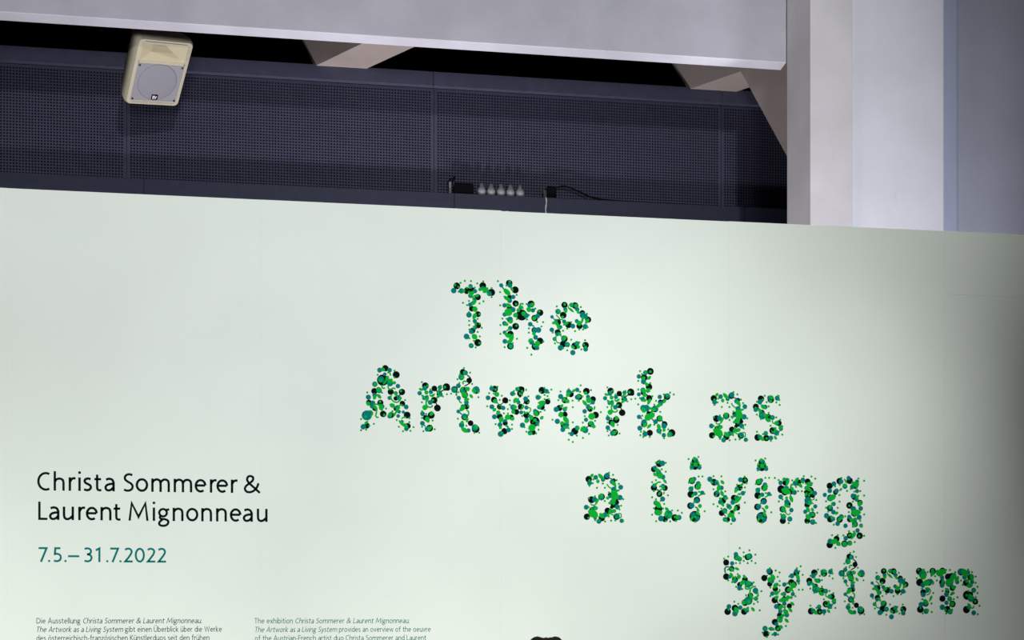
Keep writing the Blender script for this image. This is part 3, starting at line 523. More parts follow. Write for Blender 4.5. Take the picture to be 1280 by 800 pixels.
GL = {
 'a': (12.6, [sp((2.0, 14.6), (5.6, 15.8), (9.4, 14.6), (11.2, 11.0)) + [(11.2, 0)], sp((11.2, 9.4), (7.0, 9.2), (2.9, 7.6), (1.5, 4.8), (2.6, 2.0), (5.4, 1.2), (8.6, 2.4), (11.2, 5.4))]),
 'b': (14, [ln((1.3, 0), (1.3, 25.5)), E_(6.9, 8.5, 5.7, 7.2, 160, -160)]),
 'c': (12, [E_(7.6, 8.5, 6.3, 7.2, 55, 305)]),
 'd': (14, [ln((12.6, 0), (12.6, 25.5)), E_(7.0, 8.5, 5.7, 7.2, 20, 340)]),
 'e': (14.4, [ln((1.6, 8.9), (12.9, 8.9)), E_(7.4, 8.5, 5.9, 7.2, 3, 308)]),
 'f': (9, [sp((9.3, 24.3), (6.5, 24.2), (4.3, 21.5), (4.0, 17)) + [(4.0, 0)], ln((0.3, 15.8), (8.6, 15.8))]),
 'g': (14.6, [E_(6.3, 11.0, 4.9, 4.9, 0, 360), ln((9.6, 14.4), (14.3, 15.7)), sp((3.6, 7.4), (2.2, 5.2), (3.6, 3.0), (8.6, 2.3), (12.4, 0.6), (13.0, -2.6), (10.4, -5.6), (6.4, -6.5), (2.4, -5.6), (1.3, -3.0), (2.8, -0.2), (5.6, 1.6))]),
 'h': (13.6, [ln((1.3, 0), (1.3, 25.5)), arch_n(1.3, 10.9)]),
 'i': (3.2, [ln((1.4, 0), (1.4, 17)), DOT(1.4, 23.0)]),
 'k': (12.4, [ln((1.3, 0), (1.3, 25.5)), ln((11.2, 17), (3.0, 8.9), (11.9, 0)), ln((1.3, 8.9), (3.0, 8.9))]),
 'l': (3.2, [ln((1.4, 0), (1.4, 25.5))]),
 'm': (22.6, [ln((1.3, 0), (1.3, 17)), arch_n(1.3, 10.0), arch_n(11.3, 10.0)]),
 'n': (13.2, [ln((1.3, 0), (1.3, 17)), arch_n(1.3, 10.6)]),
 'o': (15, [E_(7.5, 8.5, 6.2, 7.2, 0, 360, 30)]),
 'p': (14, [ln((1.3, 17), (1.3, -7.5)), E_(6.9, 8.5, 5.7, 7.2, 160, -160)]),
 'r': (8.4, [ln((1.3, 0), (1.3, 17)), sp((1.3, 11.0), (3.2, 14.4), (5.4, 15.7), (8.2, 15.7))]),
 's': (10, [sp((8.8, 14.9), (5.6, 15.8), (2.4, 14.6), (1.6, 12.2), (3.0, 10.0), (6.2, 8.4), (8.7, 6.4), (8.8, 3.6), (6.6, 1.5), (3.6, 1.2), (0.8, 2.1))]),
 't': (9.8, [[(4.0, 21.8)] + sp((4.0, 6.0), (4.5, 2.6), (6.4, 1.3), (9.4, 1.5)), ln((0.4, 15.8), (9.0, 15.8))]),
 'u': (13.2, [sp((1.3, 17), (1.3, 6.5), (2.3, 2.6), (5.3, 1.2), (8.9, 2.6), (11.9, 5.6)), ln((11.9, 0), (11.9, 17))]),
 'v': (12.4, [ln((0.8, 17), (6.2, 0.8), (11.6, 17))]),
 'w': (19.5, [ln((0.8, 17), (5.4, 0.8), (9.8, 15.5), (14.2, 0.8), (18.7, 17))]),
 'x': (12, [ln((0.9, 17), (11.2, 0)), ln((11.0, 17), (0.7, 0))]),
 'y': (12.4, [ln((0.8, 17), (6.4, 0.8)), sp((11.7, 17), (6.4, 0.8), (4.2, -5.0), (0.8, -6.4))]),
 'z': (11, [ln((0.8, 15.8), (9.8, 15.8), (0.9, 1.3), (10.2, 1.3))]),
 '\u00f6': (15, [E_(7.5, 8.5, 6.2, 7.2, 0, 360, 30), DOT(4.6, 22.4), DOT(10.4, 22.4)]),
 '\u00fc': (13.2, [sp((1.3, 17), (1.3, 6.5), (2.3, 2.6), (5.3, 1.2), (8.9, 2.6), (11.9, 5.6)), ln((11.9, 0), (11.9, 17)), DOT(3.8, 22.4), DOT(9.4, 22.4)]),
 'A': (18.5, [ln((0.8, 0), (9.2, 23.6), (17.6, 0)), ln((4.0, 7.6), (14.4, 7.6))]),
 'C': (16, [E_(10.6, 12, 9.3, 10.8, 62, 298)]),
 'D': (19, [ln((6.5, 22.7), (1.3, 22.7), (1.3, 1.3), (6.5, 1.3)), E_(6.5, 12, 10.8, 10.7, -90, 90)]),
 'F': (12, [ln((11.4, 22.7), (1.3, 22.7), (1.3, 0)), ln((1.3, 12.2), (10.4, 12.2))]),
 'K': (15.4, [ln((1.3, 0), (1.3, 24)), ln((13.8, 24), (3.2, 12.6), (14.8, 0)), ln((1.3, 12.6), (3.2, 12.6))]),
 'L': (11.6, [ln((1.3, 24), (1.3, 1.3), (11.4, 1.3))]),
 'M': (25.6, [ln((1.3, 0), (4.0, 23.2), (12.8, 5.0), (21.6, 23.2), (24.3, 0))]),
 'S': (13, [sp((11.4, 21.6), (8.0, 22.8), (4.2, 22.0), (2.0, 19.2), (2.4, 15.8), (5.4, 13.2), (9.4, 10.8), (11.6, 7.6), (11.0, 3.8), (8.0, 1.6), (4.2, 1.3), (0.8, 2.5))]),
 'T': (15, [ln((0.5, 22.7), (14.5, 22.7)), ln((7.5, 22.7), (7.5, 0))]),
 '\u00dc': (17, [sp((1.3, 24), (1.3, 8.5), (3.0, 3.0), (8.5, 1.2), (14.0, 3.0), (15.7, 8.5)) + [(15.7, 24)], DOT(5.4, 29), DOT(11.6, 29)]),
 'W': (26, [ln((0.8, 24), (6.8, 0.8), (13, 22), (19.2, 0.8), (25.2, 24))]),
 '&': (21.6, [sp((21, 0.4), (14.0, 7.0), (6.4, 14.0), (4.3, 18.4), (5.8, 22.0), (9.2, 22.8), (12.2, 20.8), (11.6, 17.0), (7.6, 13.2), (3.0, 9.4), (1.5, 5.6), (3.4, 2.2), (7.8, 1.2), (13.0, 3.2), (17.2, 8.0), (19.2, 13.4))]),
 '.': (3.6, [DOT(1.8, 1.6)]), '-': (8, [ln((0.8, 8.2), (7.4, 8.2))]), '\u2013': (18, [ln((0.2, 9.6), (17.8, 9.6))]),
 '0': (15.6, [E_(7.8, 12, 6.5, 10.7, 0, 360, 30)]),
 '1': (9, [ln((0.6, 19.6), (6.4, 22.9), (6.4, 0))]),
 '2': (14, [sp((1.2, 20.8), (4.4, 22.6), (8.4, 22.4), (11.3, 19.6), (11.0, 15.0), (6.6, 8.0), (1.4, 1.4)) + [(13.4, 1.4)]]),
 '3': (13.4, [sp((1.0, 21.8), (5.4, 22.8), (9.6, 21.4), (11.2, 18.0), (9.6, 14.4), (5.0, 12.8)), sp((5.0, 12.8), (9.8, 11.6), (12.0, 7.6), (10.4, 3.2), (6.2, 1.3), (0.8, 2.2))]),
 '5': (13, [[(11.2, 22.7), (3.0, 22.7), (2.4, 13.0)] + sp((2.4, 13.0), (6.4, 13.4), (10.4, 11.4), (11.8, 7.4), (10.2, 3.2), (6.0, 1.3), (0.8, 2.0))]),
 '7': (14.4, [ln((0.6, 22.7), (13.2, 22.7), (4.4, 0))]),
}
def stroke_geo(V, F, pts, w, conv):
    pts = [Vector(p) for p in pts]; q = [pts[0]]
    for p in pts[1:]:
        if (p - q[-1]).length > 0.02: q.append(p)
    pts = q; m = len(pts); closed = (pts[0] - pts[-1]).length < 0.05; L = []; R = []
    for i in range(m):
        a = pts[i] - pts[i - 1] if i else (pts[0] - pts[-2] if closed else pts[1] - pts[0])
        b = pts[i + 1] - pts[i] if i < m - 1 else (pts[1] - pts[0] if closed else pts[-1] - pts[-2])
        a = a.normalized(); b = b.normalized(); n1 = Vector((-a.y, a.x)); n2 = Vector((-b.y, b.x)); mm = n1 + n2
        if mm.length < 0.35: mm = n1
        mm.normalize(); k = min(1 / max(mm.dot(n1), 0.3), 2.6)
        L.append(pts[i] + mm * (w / 2 * k)); R.append(pts[i] - mm * (w / 2 * k))
    b = len(V); V.extend(conv(p) for p in L + R)
    for i in range(m - 1): F.append((b + i, b + i + 1, b + m + i + 1, b + m + i))
def dot_geo(V, F, c, r, conv, n=14):
    b = len(V); V.extend(conv(Vector((c[0] + r * math.cos(2 * math.pi * i / n), c[1] + r * math.sin(2 * math.pi * i / n)))) for i in range(n)); F.append(tuple(range(b, b + n)))
def glyph_geo(V, F, ch, ox, conv_xy, w, slant=0.0):
    k = 0
    def conv(p):
        return conv_xy(ox + p.x + slant * p.y, p.y)
    for s_ in GL[ch][1]:
        if len(s_) == 2 and abs(s_[1][0] - s_[0][0] - 3.3) < 1e-4 and s_[0][1] == s_[1][1]:
            dot_geo(V, F, ((s_[0][0] + s_[1][0]) / 2, s_[0][1]), 1.65 * (w / 2.6) ** 0.5, conv)
        else: stroke_geo(V, F, s_, w, conv)
def text_obj(name, V, F, m, label=None):
    me = bpy.data.meshes.new(name); me.from_pydata(V, [], F); me.update(); o = link(name, me, m, wall)
    if label: o['label'] = label
    return o
M_DARK = mat('dark_green_vinyl', (0.0025, 0.011, 0.011), 0.9, spec=0.03)
M_TEAL = mat('teal_text_vinyl', (0.001, 0.165, 0.145), 0.9, spec=0.03)
M_BODY = mat('grey_text_vinyl', (0.035, 0.058, 0.052), 0.9, spec=0.03)
M_BODYT = mat('teal_small_vinyl', (0.025, 0.16, 0.14), 0.9, spec=0.03)
TY = WY - 0.0006
def placed_line(chars, zx, base, cap_px, m, w, word, zlast=None):
    """letters at their measured left edges (zoom pixels of the square 30,570 at four to one)"""
    p0 = atY(30 + zx[0] / 4, base, WY); mpp = (atY(60, base, WY) - atY(50, base, WY)).length / 10
    k = cap_px / 24.0 * mpp
    for ch, z in zip(chars, zx):
        x0 = atY(30 + z / 4, base, WY).x; V = []; F = []
        q = 1.045 if ch in 'aceimnorsu' else 1.0
        glyph_geo(V, F, ch, 0, lambda x, y: (x0 + x * k * q, TY, p0.z + y * k * q), w)
        text_obj('letter', V, F, m)
placed_line('ChristaSommerer&', [67, 149, 224, 272, 297, 350, 402, 497, 559, 637, 749, 853, 930, 962, 1035, 1099], 613.0, 24.0, M_DARK, 3.0, 'name')
placed_line('LaurentMignonneau', [72, 125, 195, 272, 309, 383, 446, 523, 644, 671, 744, 811, 887, 961, 1029, 1094, 1165], 649.7, 23.8, M_DARK, 3.0, 'name')
placed_line('7.5.\u201331.7.2022', [71, 120, 147, 202, 220, 300, 357, 411, 429, 477, 502, 555, 615, 669], 702.3, 19.0, M_TEAL, 3.3, 'date')
def body_line(runs, xl, xr, base, m, w=2.75):
    """runs: (text, italic); fitted between two measured ends"""
    adv = 0
    for t, it in runs:
        for ch in t: adv += 8.5 if ch == ' ' else GL[ch][0] + 2.6
    A = atY(xl, base, WY); B = atY(xr, base, WY); kx = (B.x - A.x) / adv
    kz = 7.15 / 24 * (atY(60, base, WY) - atY(50, base, WY)).length / 10
    V = []; F = []; x = 0
    for t, it in runs:
        for ch in t:
            if ch == ' ': x += 8.5; continue
            glyph_geo(V, F, ch, x, lambda u, v: (A.x + u * kx, TY, A.z + v * kz), w, 0.2 if it else 0.0); x += GL[ch][0] + 2.6
    text_obj('text_line', V, F, m)
body_line([('Die Ausstellung ', 0), ('Christa Sommerer & Laurent Mignonneau.', 1)], 45.6, 253, 779.4, M_BODY)
body_line([('The Artwork as a Living System ', 1), ('gibt einen \u00dcberblick \u00fcber die Werke', 0)], 45.0, 278, 790.2, M_BODY)
body_line([('des \u00f6sterreichisch-franz\u00f6sischen K\u00fcnstlerduos seit den fr\u00fchen', 0)], 45.6, 262.5, 801.0, M_BODY)
body_line([('The exhibition ', 0), ('Christa Sommerer & Laurent Mignonneau.', 1)], 318.0, 512.5, 779.3, M_BODYT)
body_line([('The Artwork as a Living System ', 1), ('provides an overview of the oeuvre', 0)], 318.0, 539, 790.2, M_BODYT)
body_line([('of the Austrian-French artist duo Christa Sommerer and Laurent', 0)], 318.6, 533.5, 801.0, M_BODYT)
# ------------------------------------------------------------------ loudspeaker hung behind the beam, aimed down into the hall
M_CREAM = mat('cream_plastic', (0.375, 0.348, 0.268), 0.45, 0.03, 12.0)
M_HORN = mat('aged_cream_plastic', (0.41, 0.365, 0.25), 0.45, 0.03, 12.0)
M_GRILLE = mat('grey_grille', (0.215, 0.215, 0.245), 0.6, 0.05, 90.0)
M_CONE = mat('grey_cone', (0.20, 0.20, 0.23), 0.6)
M_METAL = mat('dark_metal', (0.03, 0.03, 0.03), 0.4, metallic=0.6)
M_WHITE = mat('white_print', (0.75, 0.75, 0.75), 0.5)
sx, sy, sz, syaw, spit, srol, SH = -1.623, 7.697, 5.479, 0.990, 0.980, 0.472, 0.517
SW = 0.40
n_ = Vector((math.sin(syaw) * math.cos(spit), -math.cos(syaw) * math.cos(spit), -math.sin(spit)))
r_ = Vector((math.cos(syaw), math.sin(syaw), 0)); u_ = n_.cross(r_)
if u_.z < 0: u_ = -u_
R2 = r_ * math.cos(srol) + u_ * math.sin(srol); U2 = -r_ * math.sin(srol) + u_ * math.cos(srol)
spk = thing('loudspeaker', 'cream plastic loudspeaker with grey grille hanging below the concrete beam', 'loudspeaker')
spk.matrix_world = Matrix(((R2.x, U2.x, n_.x, sx), (R2.y, U2.y, n_.y, sy), (R2.z, U2.z, n_.z, sz), (0, 0, 0, 1)))
def rrect(w, h, r, n=5, bow=0.0):
    pts = []
    for cx, cy, a in ((w / 2 - r, h / 2 - r, 0), (-w / 2 + r, h / 2 - r, 90), (-w / 2 + r, -h / 2 + r, 180), (w / 2 - r, -h / 2 + r, 270)):
        for i in range(n + 1):
            t = math.radians(a + 90 * i / n); pts.append((cx + r * math.cos(t), cy + r * math.sin(t)))
    return pts
def bowed(p, h, bow): return (p[0], p[1] - bow * (1 - (p[0] / (SW / 2)) ** 2) if p[1] < 0 else p[1])
def loft(secs):
    bm = bmesh.new(); rings = []
    for pts, z in secs: rings.append([bm.verts.new((p[0], p[1], z if not callable(z) else z(p))) for p in pts])
    k = len(rings[0])
    for a, b in zip(rings, rings[1:]):
        for i in range(k): bm.faces.new((a[i], a[(i + 1) % k], b[(i + 1) % k], b[i]))
    return bm, rings
H_ = SH
# cabinet shell: lip, widest section, tapering back
secs = [([bowed(p, H_, .012) for p in rrect(SW, H_, 0.03)], 0.0), ([bowed(p, H_, .014) for p in rrect(SW + .016, H_ + .016, 0.035)], -0.018),
        ([bowed(p, H_, .012) for p in rrect(SW + .022, H_ + .02, 0.04)], -0.055), (rrect(SW - .01, H_ - .01, .05), -0.11), (rrect(SW - .12, H_ - .05, .06), -0.22), (rrect(SW - .18, H_ - .10, .06), -0.25)]
bm, rg = loft(secs); bm.faces.new(rg[-1])
link('cabinet', mesh_bm(bm), M_CREAM, spk, True)
# front frame with horn opening and grille opening
GZ0, GZ1 = -H_ / 2 + 0.030, H_ / 2 - 0.185
fw = SW / 2 - 0.004
bm = bmesh.new()
fr = rrect(SW - .002, H_ - .002, 0.03, 5); fr = [bowed(p, H_, .012) for p in fr]
hole = rrect(SW - 0.052, GZ1 - GZ0, 0.006, 5); hole = [(p[0], p[1] + (GZ0 + GZ1) / 2) for p in hole]
ho2 = rrect(SW - 0.045, 0.125, 0.02, 5); ho2 = [(p[0], p[1] + GZ1 + 0.083) for p in ho2]
# baffle as three bands round the openings
def band(bm, x0, x1, y0, y1, z0=-0.02, z1=0.001): box_bm(bm, x0, x1, y0, y1, z0, z1)
A_ = SW / 2
bm2, rr_ = loft([(fr, 0.0005), ([(p[0] * 0.88, p[1] * 0.94 + 0.004) for p in fr], 0.003)])
link('front_rim', mesh_bm(bm2), M_CREAM, spk, True)
bm = bmesh.new()
band(bm, -A_ + .02, A_ - .02, GZ1, GZ1 + 0.022); band(bm, -A_ + .02, A_ - .02, H_ / 2 - 0.034, H_ / 2 - .018); band(bm, -A_ + .018, -A_ + .034, GZ0 - .012, H_ / 2 - .02)
band(bm, A_ - .034, A_ - .018, GZ0 - .012, H_ / 2 - .02); band(bm, -A_ + .02, A_ - .02, -H_ / 2 + .018, GZ0)
link('baffle', mesh_bm(bm), M_CREAM, spk)
# flared horn: rectangular mouth narrowing to the throat near the top
hy0, hy1 = GZ1 + 0.020, H_ / 2 - 0.032
mouth = [(-A_ + .032, hy0), (A_ - .032, hy0), (A_ - .032, hy1), (-A_ + .032, hy1)]
thr = [(-0.014, hy1 - .034), (0.018, hy1 - .034), (0.014, hy1 - .008), (-0.010, hy1 - .008)]
bm, rg = loft([(mouth, 0.001), ([(a[0] * .45 + b[0] * .55, a[1] * .42 + b[1] * .58) for a, b in zip(mouth, thr)], -0.022), (thr, -0.060)])
bm.faces.new(rg[-1])
link('horn', mesh_bm(bm), M_HORN, spk)
bm = bmesh.new(); box_bm(bm, -.006, .010, hy1 - .030, hy1 - .012, -.061, -.056); link('horn_throat', mesh_bm(bm), mat('horn_throat', (0.10, 0.05, 0.01), 0.6), spk)
# grille plate with the round driver ring pressed into it
import itertools
gp = [(p[0] * .997, p[1]) for p in hole]
bm, rg = loft([(gp, -0.004), (gp, 0.002), ([(p[0] * .99, p[1] * .99) for p in gp], 0.003)]); bm.faces.new(rg[-1])
gr = link('grille', mesh_bm(bm), M_GRILLE, spk)
RR = 0.146
cm = lathe_me([(RR, 0.0), (RR - .004, 0.0022), (RR - .012, 0.0030), (RR * .6, 0.0065), (RR * .2, 0.008)], 48, 'driver_dome')
cd = link('driver_dome', cm, M_CONE, gr, True); cd.location = (0.0, (GZ0 + GZ1) / 2 + .006, 0.003)
bm = bmesh.new(); box_bm(bm, -A_ + .03, A_ - .03, GZ0 + .002, GZ1 - .002, -.012, .0); link('grille_backing', mesh_bm(bm), M_CONE, spk)
scm = lathe_me([(0.0075, 0), (0.0075, 0.004), (0.004, 0.0055)], 12, 'screw')
for k, (a, b) in enumerate(itertools.product((-1, 1), (0, 1))):
    s = link('screw', scm, None if k else M_METAL, gr); s.location = (a * (SW / 2 - .040), (GZ0 + .014) if b == 0 else (GZ1 - .014), 0.003)
# round-cornered badge with the maker's two letter emblem
bm = bmesh.new(); box_bm(bm, -.024, .024, -.021, .021, 0, .004, .003, 1); bdg = link('badge', mesh_bm(bm), mat('badge_black', (0.006, 0.006, 0.012), 0.4), gr); bdg.location = (0.0, GZ0 + .040, 0.010)
V = []; F = []
cv = lambda p: (p.x * .0011, p.y * .0011, .0046)
for st in ([(-1, 9), (-13, 9), (-13, -9), (-3, -9)], [(-13, 0), (-4, 0)], [(-1, 9), (5, -9), (12, 9)]): stroke_geo(V, F, st, 4.2, cv)
me = bpy.data.meshes.new('emblem'); me.from_pydata(V, [], F); me.update(); e_ = link('emblem', me, M_WHITE, gr); e_.location = bdg.location
# yoke bracket up to the ceiling
inv = spk.matrix_world.inverted()
top = Vector((sx - 0.28, sy + 0.18, CEIL + 0.005)); hub = spk.matrix_world @ Vector((0, 0, -0.27))
mid = Vector((top.x, top.y, hub.z + 0.22))
link('mounting_pole', tube_me([inv @ top, inv @ mid, inv @ (mid * .4 + hub * .6), inv @ hub], 0.016, 10), M_METAL, spk)
bm = bmesh.new(); box_bm(bm, -.12, .12, -.03, .03, -.272, -.252, .004, 1); link('mounting_plate', mesh_bm(bm), M_METAL, spk)

# ------------------------------------------------------------------ things left on the parapet ledge
ZS = ZL + 0.0005
M_BULB = mat('frosted_bulb_glass', (0.19, 0.205, 0.22), 0.45, 0.04, 30.0)
M_CAP = mat('bulb_cap_metal', (0.10, 0.105, 0.115), 0.5, metallic=0.3)
by = LY + 0.040
order = ['leftmost of the five frosted light bulbs standing on the dark ledge', 'second frosted light bulb from the left on the dark ledge', 'middle one of the five frosted light bulbs on the dark ledge',
         'fourth frosted light bulb from the left on the dark ledge', 'rightmost of the five frosted light bulbs on the dark ledge']
bprof = [(0.006, 0.0), (0.018, 0.0025), (0.0275, 0.011), (0.0325, 0.024), (0.0338, 0.034), (0.0315, 0.047), (0.025, 0.060), (0.0185, 0.071), (0.0165, 0.078)]
cprof = [(0.0172, 0.076), (0.0178, 0.080), (0.0168, 0.084), (0.0178, 0.088), (0.0168, 0.092), (0.0150, 0.097), (0.006, 0.100)]
bprof = [(r * 1.13, z * 1.08) for r, z in bprof]; cprof = [(r * 1.06, z * 1.08) for r, z in cprof]
gme = lathe_me(bprof, 24, 'bulb_glass'); gme.materials.append(M_BULB)
cme = lathe_me(cprof, 20, 'bulb_cap'); cme.materials.append(M_CAP)
for me in (gme, cme):
    for p in me.polygons: p.use_smooth = True
for lab, px in zip(order, (602.1, 613.8, 626.1, 637.9, 649.9)):
    p = atY(px, 236, by)
    t = thing('light_bulb', lab, 'light bulb', (p.x, by, ZS), 'frosted bulbs on the parapet ledge')
    link('glass', gme, None, t); link('screw_cap', cme, None, t)
# black box, pale post with hook, cables
M_BLK = mat('black_plastic', (0.003, 0.003, 0.004), 0.8, spec=0.04)
p0 = atY(567, 235, by); p1 = atY(592, 235, by)
bxo = thing('equipment_box', 'black equipment box on the ledge left of the light bulbs', 'box', (p0.x, by, ZS))
box('case', 0, p1.x - p0.x, -0.03, 0.03, 0, 0.085, M_BLK, bxo, 0.006)
box('lid', 0.006, p1.x - p0.x - 0.006, -0.026, 0.026, 0.085, 0.093, M_BLK, bxo, 0.003)
pp = atY(562.5, 232, by)
post = thing('bracket_post', 'small pale metal post with black clamp on the dark ledge', 'bracket', (pp.x, by, ZS))
box('post', -0.009, 0.009, -0.010, 0.010, 0, 0.105, mat('dull_steel', (0.13, 0.13, 0.15), 0.5), post, 0.002)
cl = link('clamp', tube_me([(-0.01, 0, 0.105), (0.0, 0, 0.128), (0.018, 0, 0.135), (0.032, 0, 0.122), (0.034, 0, 0.150)], 0.008, 8), M_BLK, post, True)
pts = []
for px, py, yo in ((696.8, 234, .004), (704, 232.8, .004), (712, 234.5, 0), (725, 240, -.004), (738, 246, 0), (755, 249.5, .004), (800, 253, 0), (860, 256, 0)):
    p = atY(px, py, by + yo); pts.append((p.x, by + yo, max(p.z, ZS + 0.010)))
fine = []
for i in range(len(pts) - 1):
    q = [Vector(pts[j]) for j in (max(i - 1, 0), i, i + 1, min(i + 2, len(pts) - 1))]
    for j in range(6):
        u = j / 6; fine.append(0.5 * ((2 * q[1]) + (q[2] - q[0]) * u + (2 * q[0] - 5 * q[1] + 4 * q[2] - q[3]) * u * u + (3 * q[1] - q[0] - 3 * q[2] + q[3]) * u ** 3))
fine.append(Vector(pts[-1]))
tag(link('power_cable', tube_me(fine, 0.007, 8), M_BLK, None, True), 'black cable snaking along the ledge right of the light bulbs', 'cable')
pc = atY(690, 238, by)
plug = thing('cable_connector', 'dark cable connector lying on the ledge right of the bulbs', 'connector', (pc.x, by + 0.004, ZS))
box('body', -0.045, 0.035, -0.02, 0.02, 0, 0.108, M_BLK, plug, 0.01)
box('clip', -0.075, -0.046, -0.012, 0.012, 0.0, 0.072, mat('grey_plastic', (0.05, 0.05, 0.055), 0.6), plug, 0.004)
# pale paint drip down the face of the ledge board
a = atY(682.6, 247, LY - 0.0005); dz = []
V = []; F = []
for i in range(9):
    z = ZL - 0.002 - i * 0.018; wv = 0.0045 + 0.0012 * math.sin(i * 1.9); xo = 0.003 * math.sin(i * 0.9)
    V += [(a.x + xo - wv, -0.0003, z - 4.7), (a.x + xo + wv, -0.0003, z - 4.7)]
    V += [(a.x + xo, -0.0022, z - 4.7)]
for i in range(8):
    b = i * 3; F += [(b, b + 2, b + 5, b + 3), (b + 2, b + 1, b + 4, b + 5)]
me = bpy.data.meshes.new('paint_drip'); me.from_pydata(V, [], F); me.update(); link('paint_drip', me, mat('pale_paint', (0.35, 0.35, 0.40), 0.6), ledge)['label'] = 'pale vertical paint streak'

# ------------------------------------------------------------------ visitor whose dark curls just reach into the frame
M_SKIN = mat('skin', (0.45, 0.27, 0.19), 0.55, 0.04, 20)
M_HAIR = mat('dark_hair', (0.010, 0.007, 0.005), 0.6, 0.2, 60)
M_COAT = mat('dark_jacket', (0.02, 0.02, 0.025), 0.8, 0.1, 30)
M_TROU = mat('dark_trousers', (0.03, 0.035, 0.05), 0.8, 0.1, 30)
HP = atY(682, 795, 3.2)                                    # crown of the hair
person = thing('person', 'visitor with dark curly hair standing with back to the camera before the wall', 'person', (HP.x, 3.2, 0))
TOPZ = HP.z
def skin(name, verts, edges, radii, m, root=0, sub=2):
    me = bpy.data.meshes.new(name); me.from_pydata(verts, edges, []); me.update(); o = link(name, me, m, person)
    md = o.modifiers.new('skin', 'SKIN'); md.use_smooth_shade = True
    for i, r in enumerate(radii):
        me.skin_vertices[0].data[i].radius = r if isinstance(r, tuple) else (r, r); me.skin_vertices[0].data[i].use_root = (i == root)
    s_ = o.modifiers.new('sub', 'SUBSURF'); s_.levels = sub; s_.render_levels = sub
    return o
hs = TOPZ / 1.72
def S_(v): return [(x * hs, y * hs, z * hs) for x, y, z in v]
# body: one figure from feet to head
bv = [(0, 0, 0.93), (0, 0, 1.10), (0, 0, 1.28), (0, 0, 1.42), (0, 0.0, 1.49), (0, 0.02, 1.56), (0, 0.025, 1.625)]
be = [(0, 1), (1, 2), (2, 3), (3, 4), (4, 5), (5, 6)]; br = [(.15, .11), (.135, .10), (.16, .11), (.13, .09), (.055, .055), (.07, .085), (.068, .085)]
for s in (-1, 1):
    i = len(bv); bv += [(s * .17, 0, 1.40), (s * .23, -.02, 1.13), (s * .24, .06, .90), (s * .24, .08, .82)]; be += [(3, i), (i, i + 1), (i + 1, i + 2), (i + 2, i + 3)]; br += [.062, .047, .034, .028]
    # hand: palm and five fingers
    j = len(bv)
    bv += [(s * .24, .085, .77)]; be += [(i + 3, j)]; br += [(.030, .016)]
    for q, (fx, fl) in enumerate(((-.028, .065), (-.010, .078), (.010, .072), (.026, .058))):
        f = len(bv); bv += [(s * .24, .085 + fx, .735), (s * .238, .09 + fx, .735 - fl * .5), (s * .228, .092 + fx, .735 - fl)]; be += [(j, f), (f, f + 1), (f + 1, f + 2)]; br += [.009, .008, .007]
    f = len(bv); bv += [(s * .225, .13, .765), (s * .218, .142, .735)]; be += [(j, f), (f, f + 1)]; br += [.010, .008]
    i = len(bv); bv += [(s * .095, 0, .84), (s * .10, .01, .48), (s * .10, -.015, .10), (s * .10, .03, .045), (s * .105, .15, .03)]
    be += [(0, i), (i, i + 1), (i + 1, i + 2), (i + 2, i + 3), (i + 3, i + 4)]; br += [.085, .058, .040, .042, .034]
skin('body', S_(bv), be, [tuple(c * hs for c in r) if isinstance(r, tuple) else r * hs for r in br], M_SKIN)
jv = [(0, 0, .90), (0, 0, 1.10), (0, 0, 1.28), (0, 0, 1.42), (0, 0, 1.465)]; je = [(0, 1), (1, 2), (2, 3), (3, 4)]; jr = [(.175, .135), (.155, .12), (.178, .128), (.148, .108), (.08, .075)]
for s in (-1, 1):
    i = len(jv); jv += [(s * .175, 0, 1.405), (s * .23, -.02, 1.13), (s * .24, .06, .88)]; je += [(3, i), (i, i + 1), (i + 1, i + 2)]; jr += [.076, .060, .047]
skin('jacket', S_(jv), je, [tuple(c * hs for c in r) if isinstance(r, tuple) else r * hs for r in jr], M_COAT)
tv = [(0, 0, .96), (0, 0, .90)]; te = [(0, 1)]; tr = [(.158, .12), (.16, .125)]
for s in (-1, 1):
    i = len(tv); tv += [(s * .095, 0, .83), (s * .10, .01, .48), (s * .10, -.012, .075)]; te += [(1, i), (i, i + 1), (i + 1, i + 2)]; tr += [.098, .074, .060]
skin('trousers', S_(tv), te, [tuple(c * hs for c in r) if isinstance(r, tuple) else r * hs for r in tr], M_TROU)
# shoes
for s in (-1, 1):
    bm = bmesh.new(); bmesh.ops.create_uvsphere(bm, u_segments=20, v_segments=12, radius=1)
    for v in bm.verts: v.co = Vector((v.co.x * .047, v.co.y * .135 + .0, max(v.co.z, -.55) * (.062 if v.co.y < 0 else .045)))
    o = link('shoe', mesh_bm(bm), mat('black_shoe', (0.008, 0.008, 0.008), 0.4), person, True); o.location = (s * .102 * hs, .06, .035)
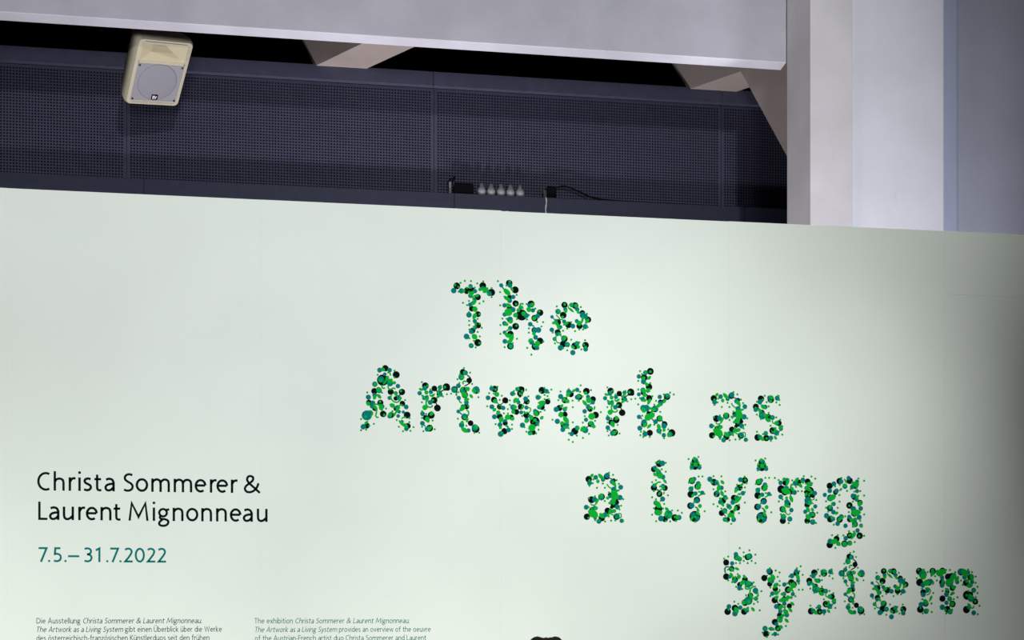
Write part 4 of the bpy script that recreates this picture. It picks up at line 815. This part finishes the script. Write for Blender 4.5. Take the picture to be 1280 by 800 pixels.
# face details
hz = TOPZ - 0.135
bm = bmesh.new(); bmesh.ops.create_uvsphere(bm, u_segments=24, v_segments=16, radius=1)
for v in bm.verts:
    x, y, z = v.co
    taper = 1 - .22 * max(0, -z)
    v.co = (x * .074 * taper, y * .094 * taper + (.006 if z < -.4 and y > 0 else 0), z * .118)
hd = link('head', mesh_bm(bm), M_SKIN, person, True); hd.location = (0, .02, hz)
for s in (-1, 1):
    bm = bmesh.new(); bmesh.ops.create_uvsphere(bm, u_segments=12, v_segments=8, radius=1); bmesh.ops.scale(bm, vec=(.012, .020, .031), verts=bm.verts)
    o = link('ear', mesh_bm(bm), M_SKIN, hd, True); o.location = (s * .074, 0, -.005)
    bm = bmesh.new(); bmesh.ops.create_uvsphere(bm, u_segments=12, v_segments=8, radius=.011)
    o = link('eye', mesh_bm(bm), mat('eye', (0.05, 0.03, 0.02), 0.2), hd, True); o.location = (s * .031, .083, .005)
bm = bmesh.new(); v = [bm.verts.new(c) for c in ((0, .088, .008), (-.016, .088, -.036), (.016, .088, -.036), (0, .120, -.033))]
for f in ((0, 1, 3), (0, 3, 2), (1, 2, 3), (0, 2, 1)): bm.faces.new([v[i] for i in f])
link('nose', mesh_bm(bm), M_SKIN, hd)
bm = bmesh.new(); bmesh.ops.create_uvsphere(bm, u_segments=12, v_segments=8, radius=1); bmesh.ops.scale(bm, vec=(.024, .008, .007), verts=bm.verts)
o = link('mouth', mesh_bm(bm), mat('lips', (0.40, 0.15, 0.12), 0.5), hd, True); o.location = (0, .087, -.062)
# mop of curls
random.seed(11)
bm = bmesh.new()
def blob(c, r, sub=2):
    m_ = Matrix.Translation(c) @ Matrix.Diagonal((r[0], r[1], r[2], 1)); bmesh.ops.create_icosphere(bm, subdivisions=sub, radius=1.0, matrix=m_)
blob((0, .005, hz + .022), (.088, .100, .092), 3)
for k in range(150):
    th = random.uniform(0, 2 * math.pi); ph = random.uniform(-.5, 1.0)
    d_ = Vector((math.cos(th) * math.sqrt(1 - ph * ph), math.sin(th) * math.sqrt(1 - ph * ph), ph))
    if d_.y > .45 and d_.z < .35: continue
    c = Vector((d_.x * .086, d_.y * .098, d_.z * .080 + hz + .022)); r = random.uniform(.013, .019)
    if c.z + r > TOPZ - .014: c.z = TOPZ - .014 - r
    blob(c, (r, r, r), 1)
for (px, dy, r) in ((671.5, 0, .0215), (694, .0, .021), (682.5, .01, .018), (676, -.01, .017), (688, -.01, .017)):
    p = atY(px, 795.3 if r > .02 else 796.5, 3.2 + dy); blob((p.x - HP.x, dy, p.z - r), (r * 1.15, r, r), 2)
link('hair', mesh_bm(bm), M_HAIR, person, True)
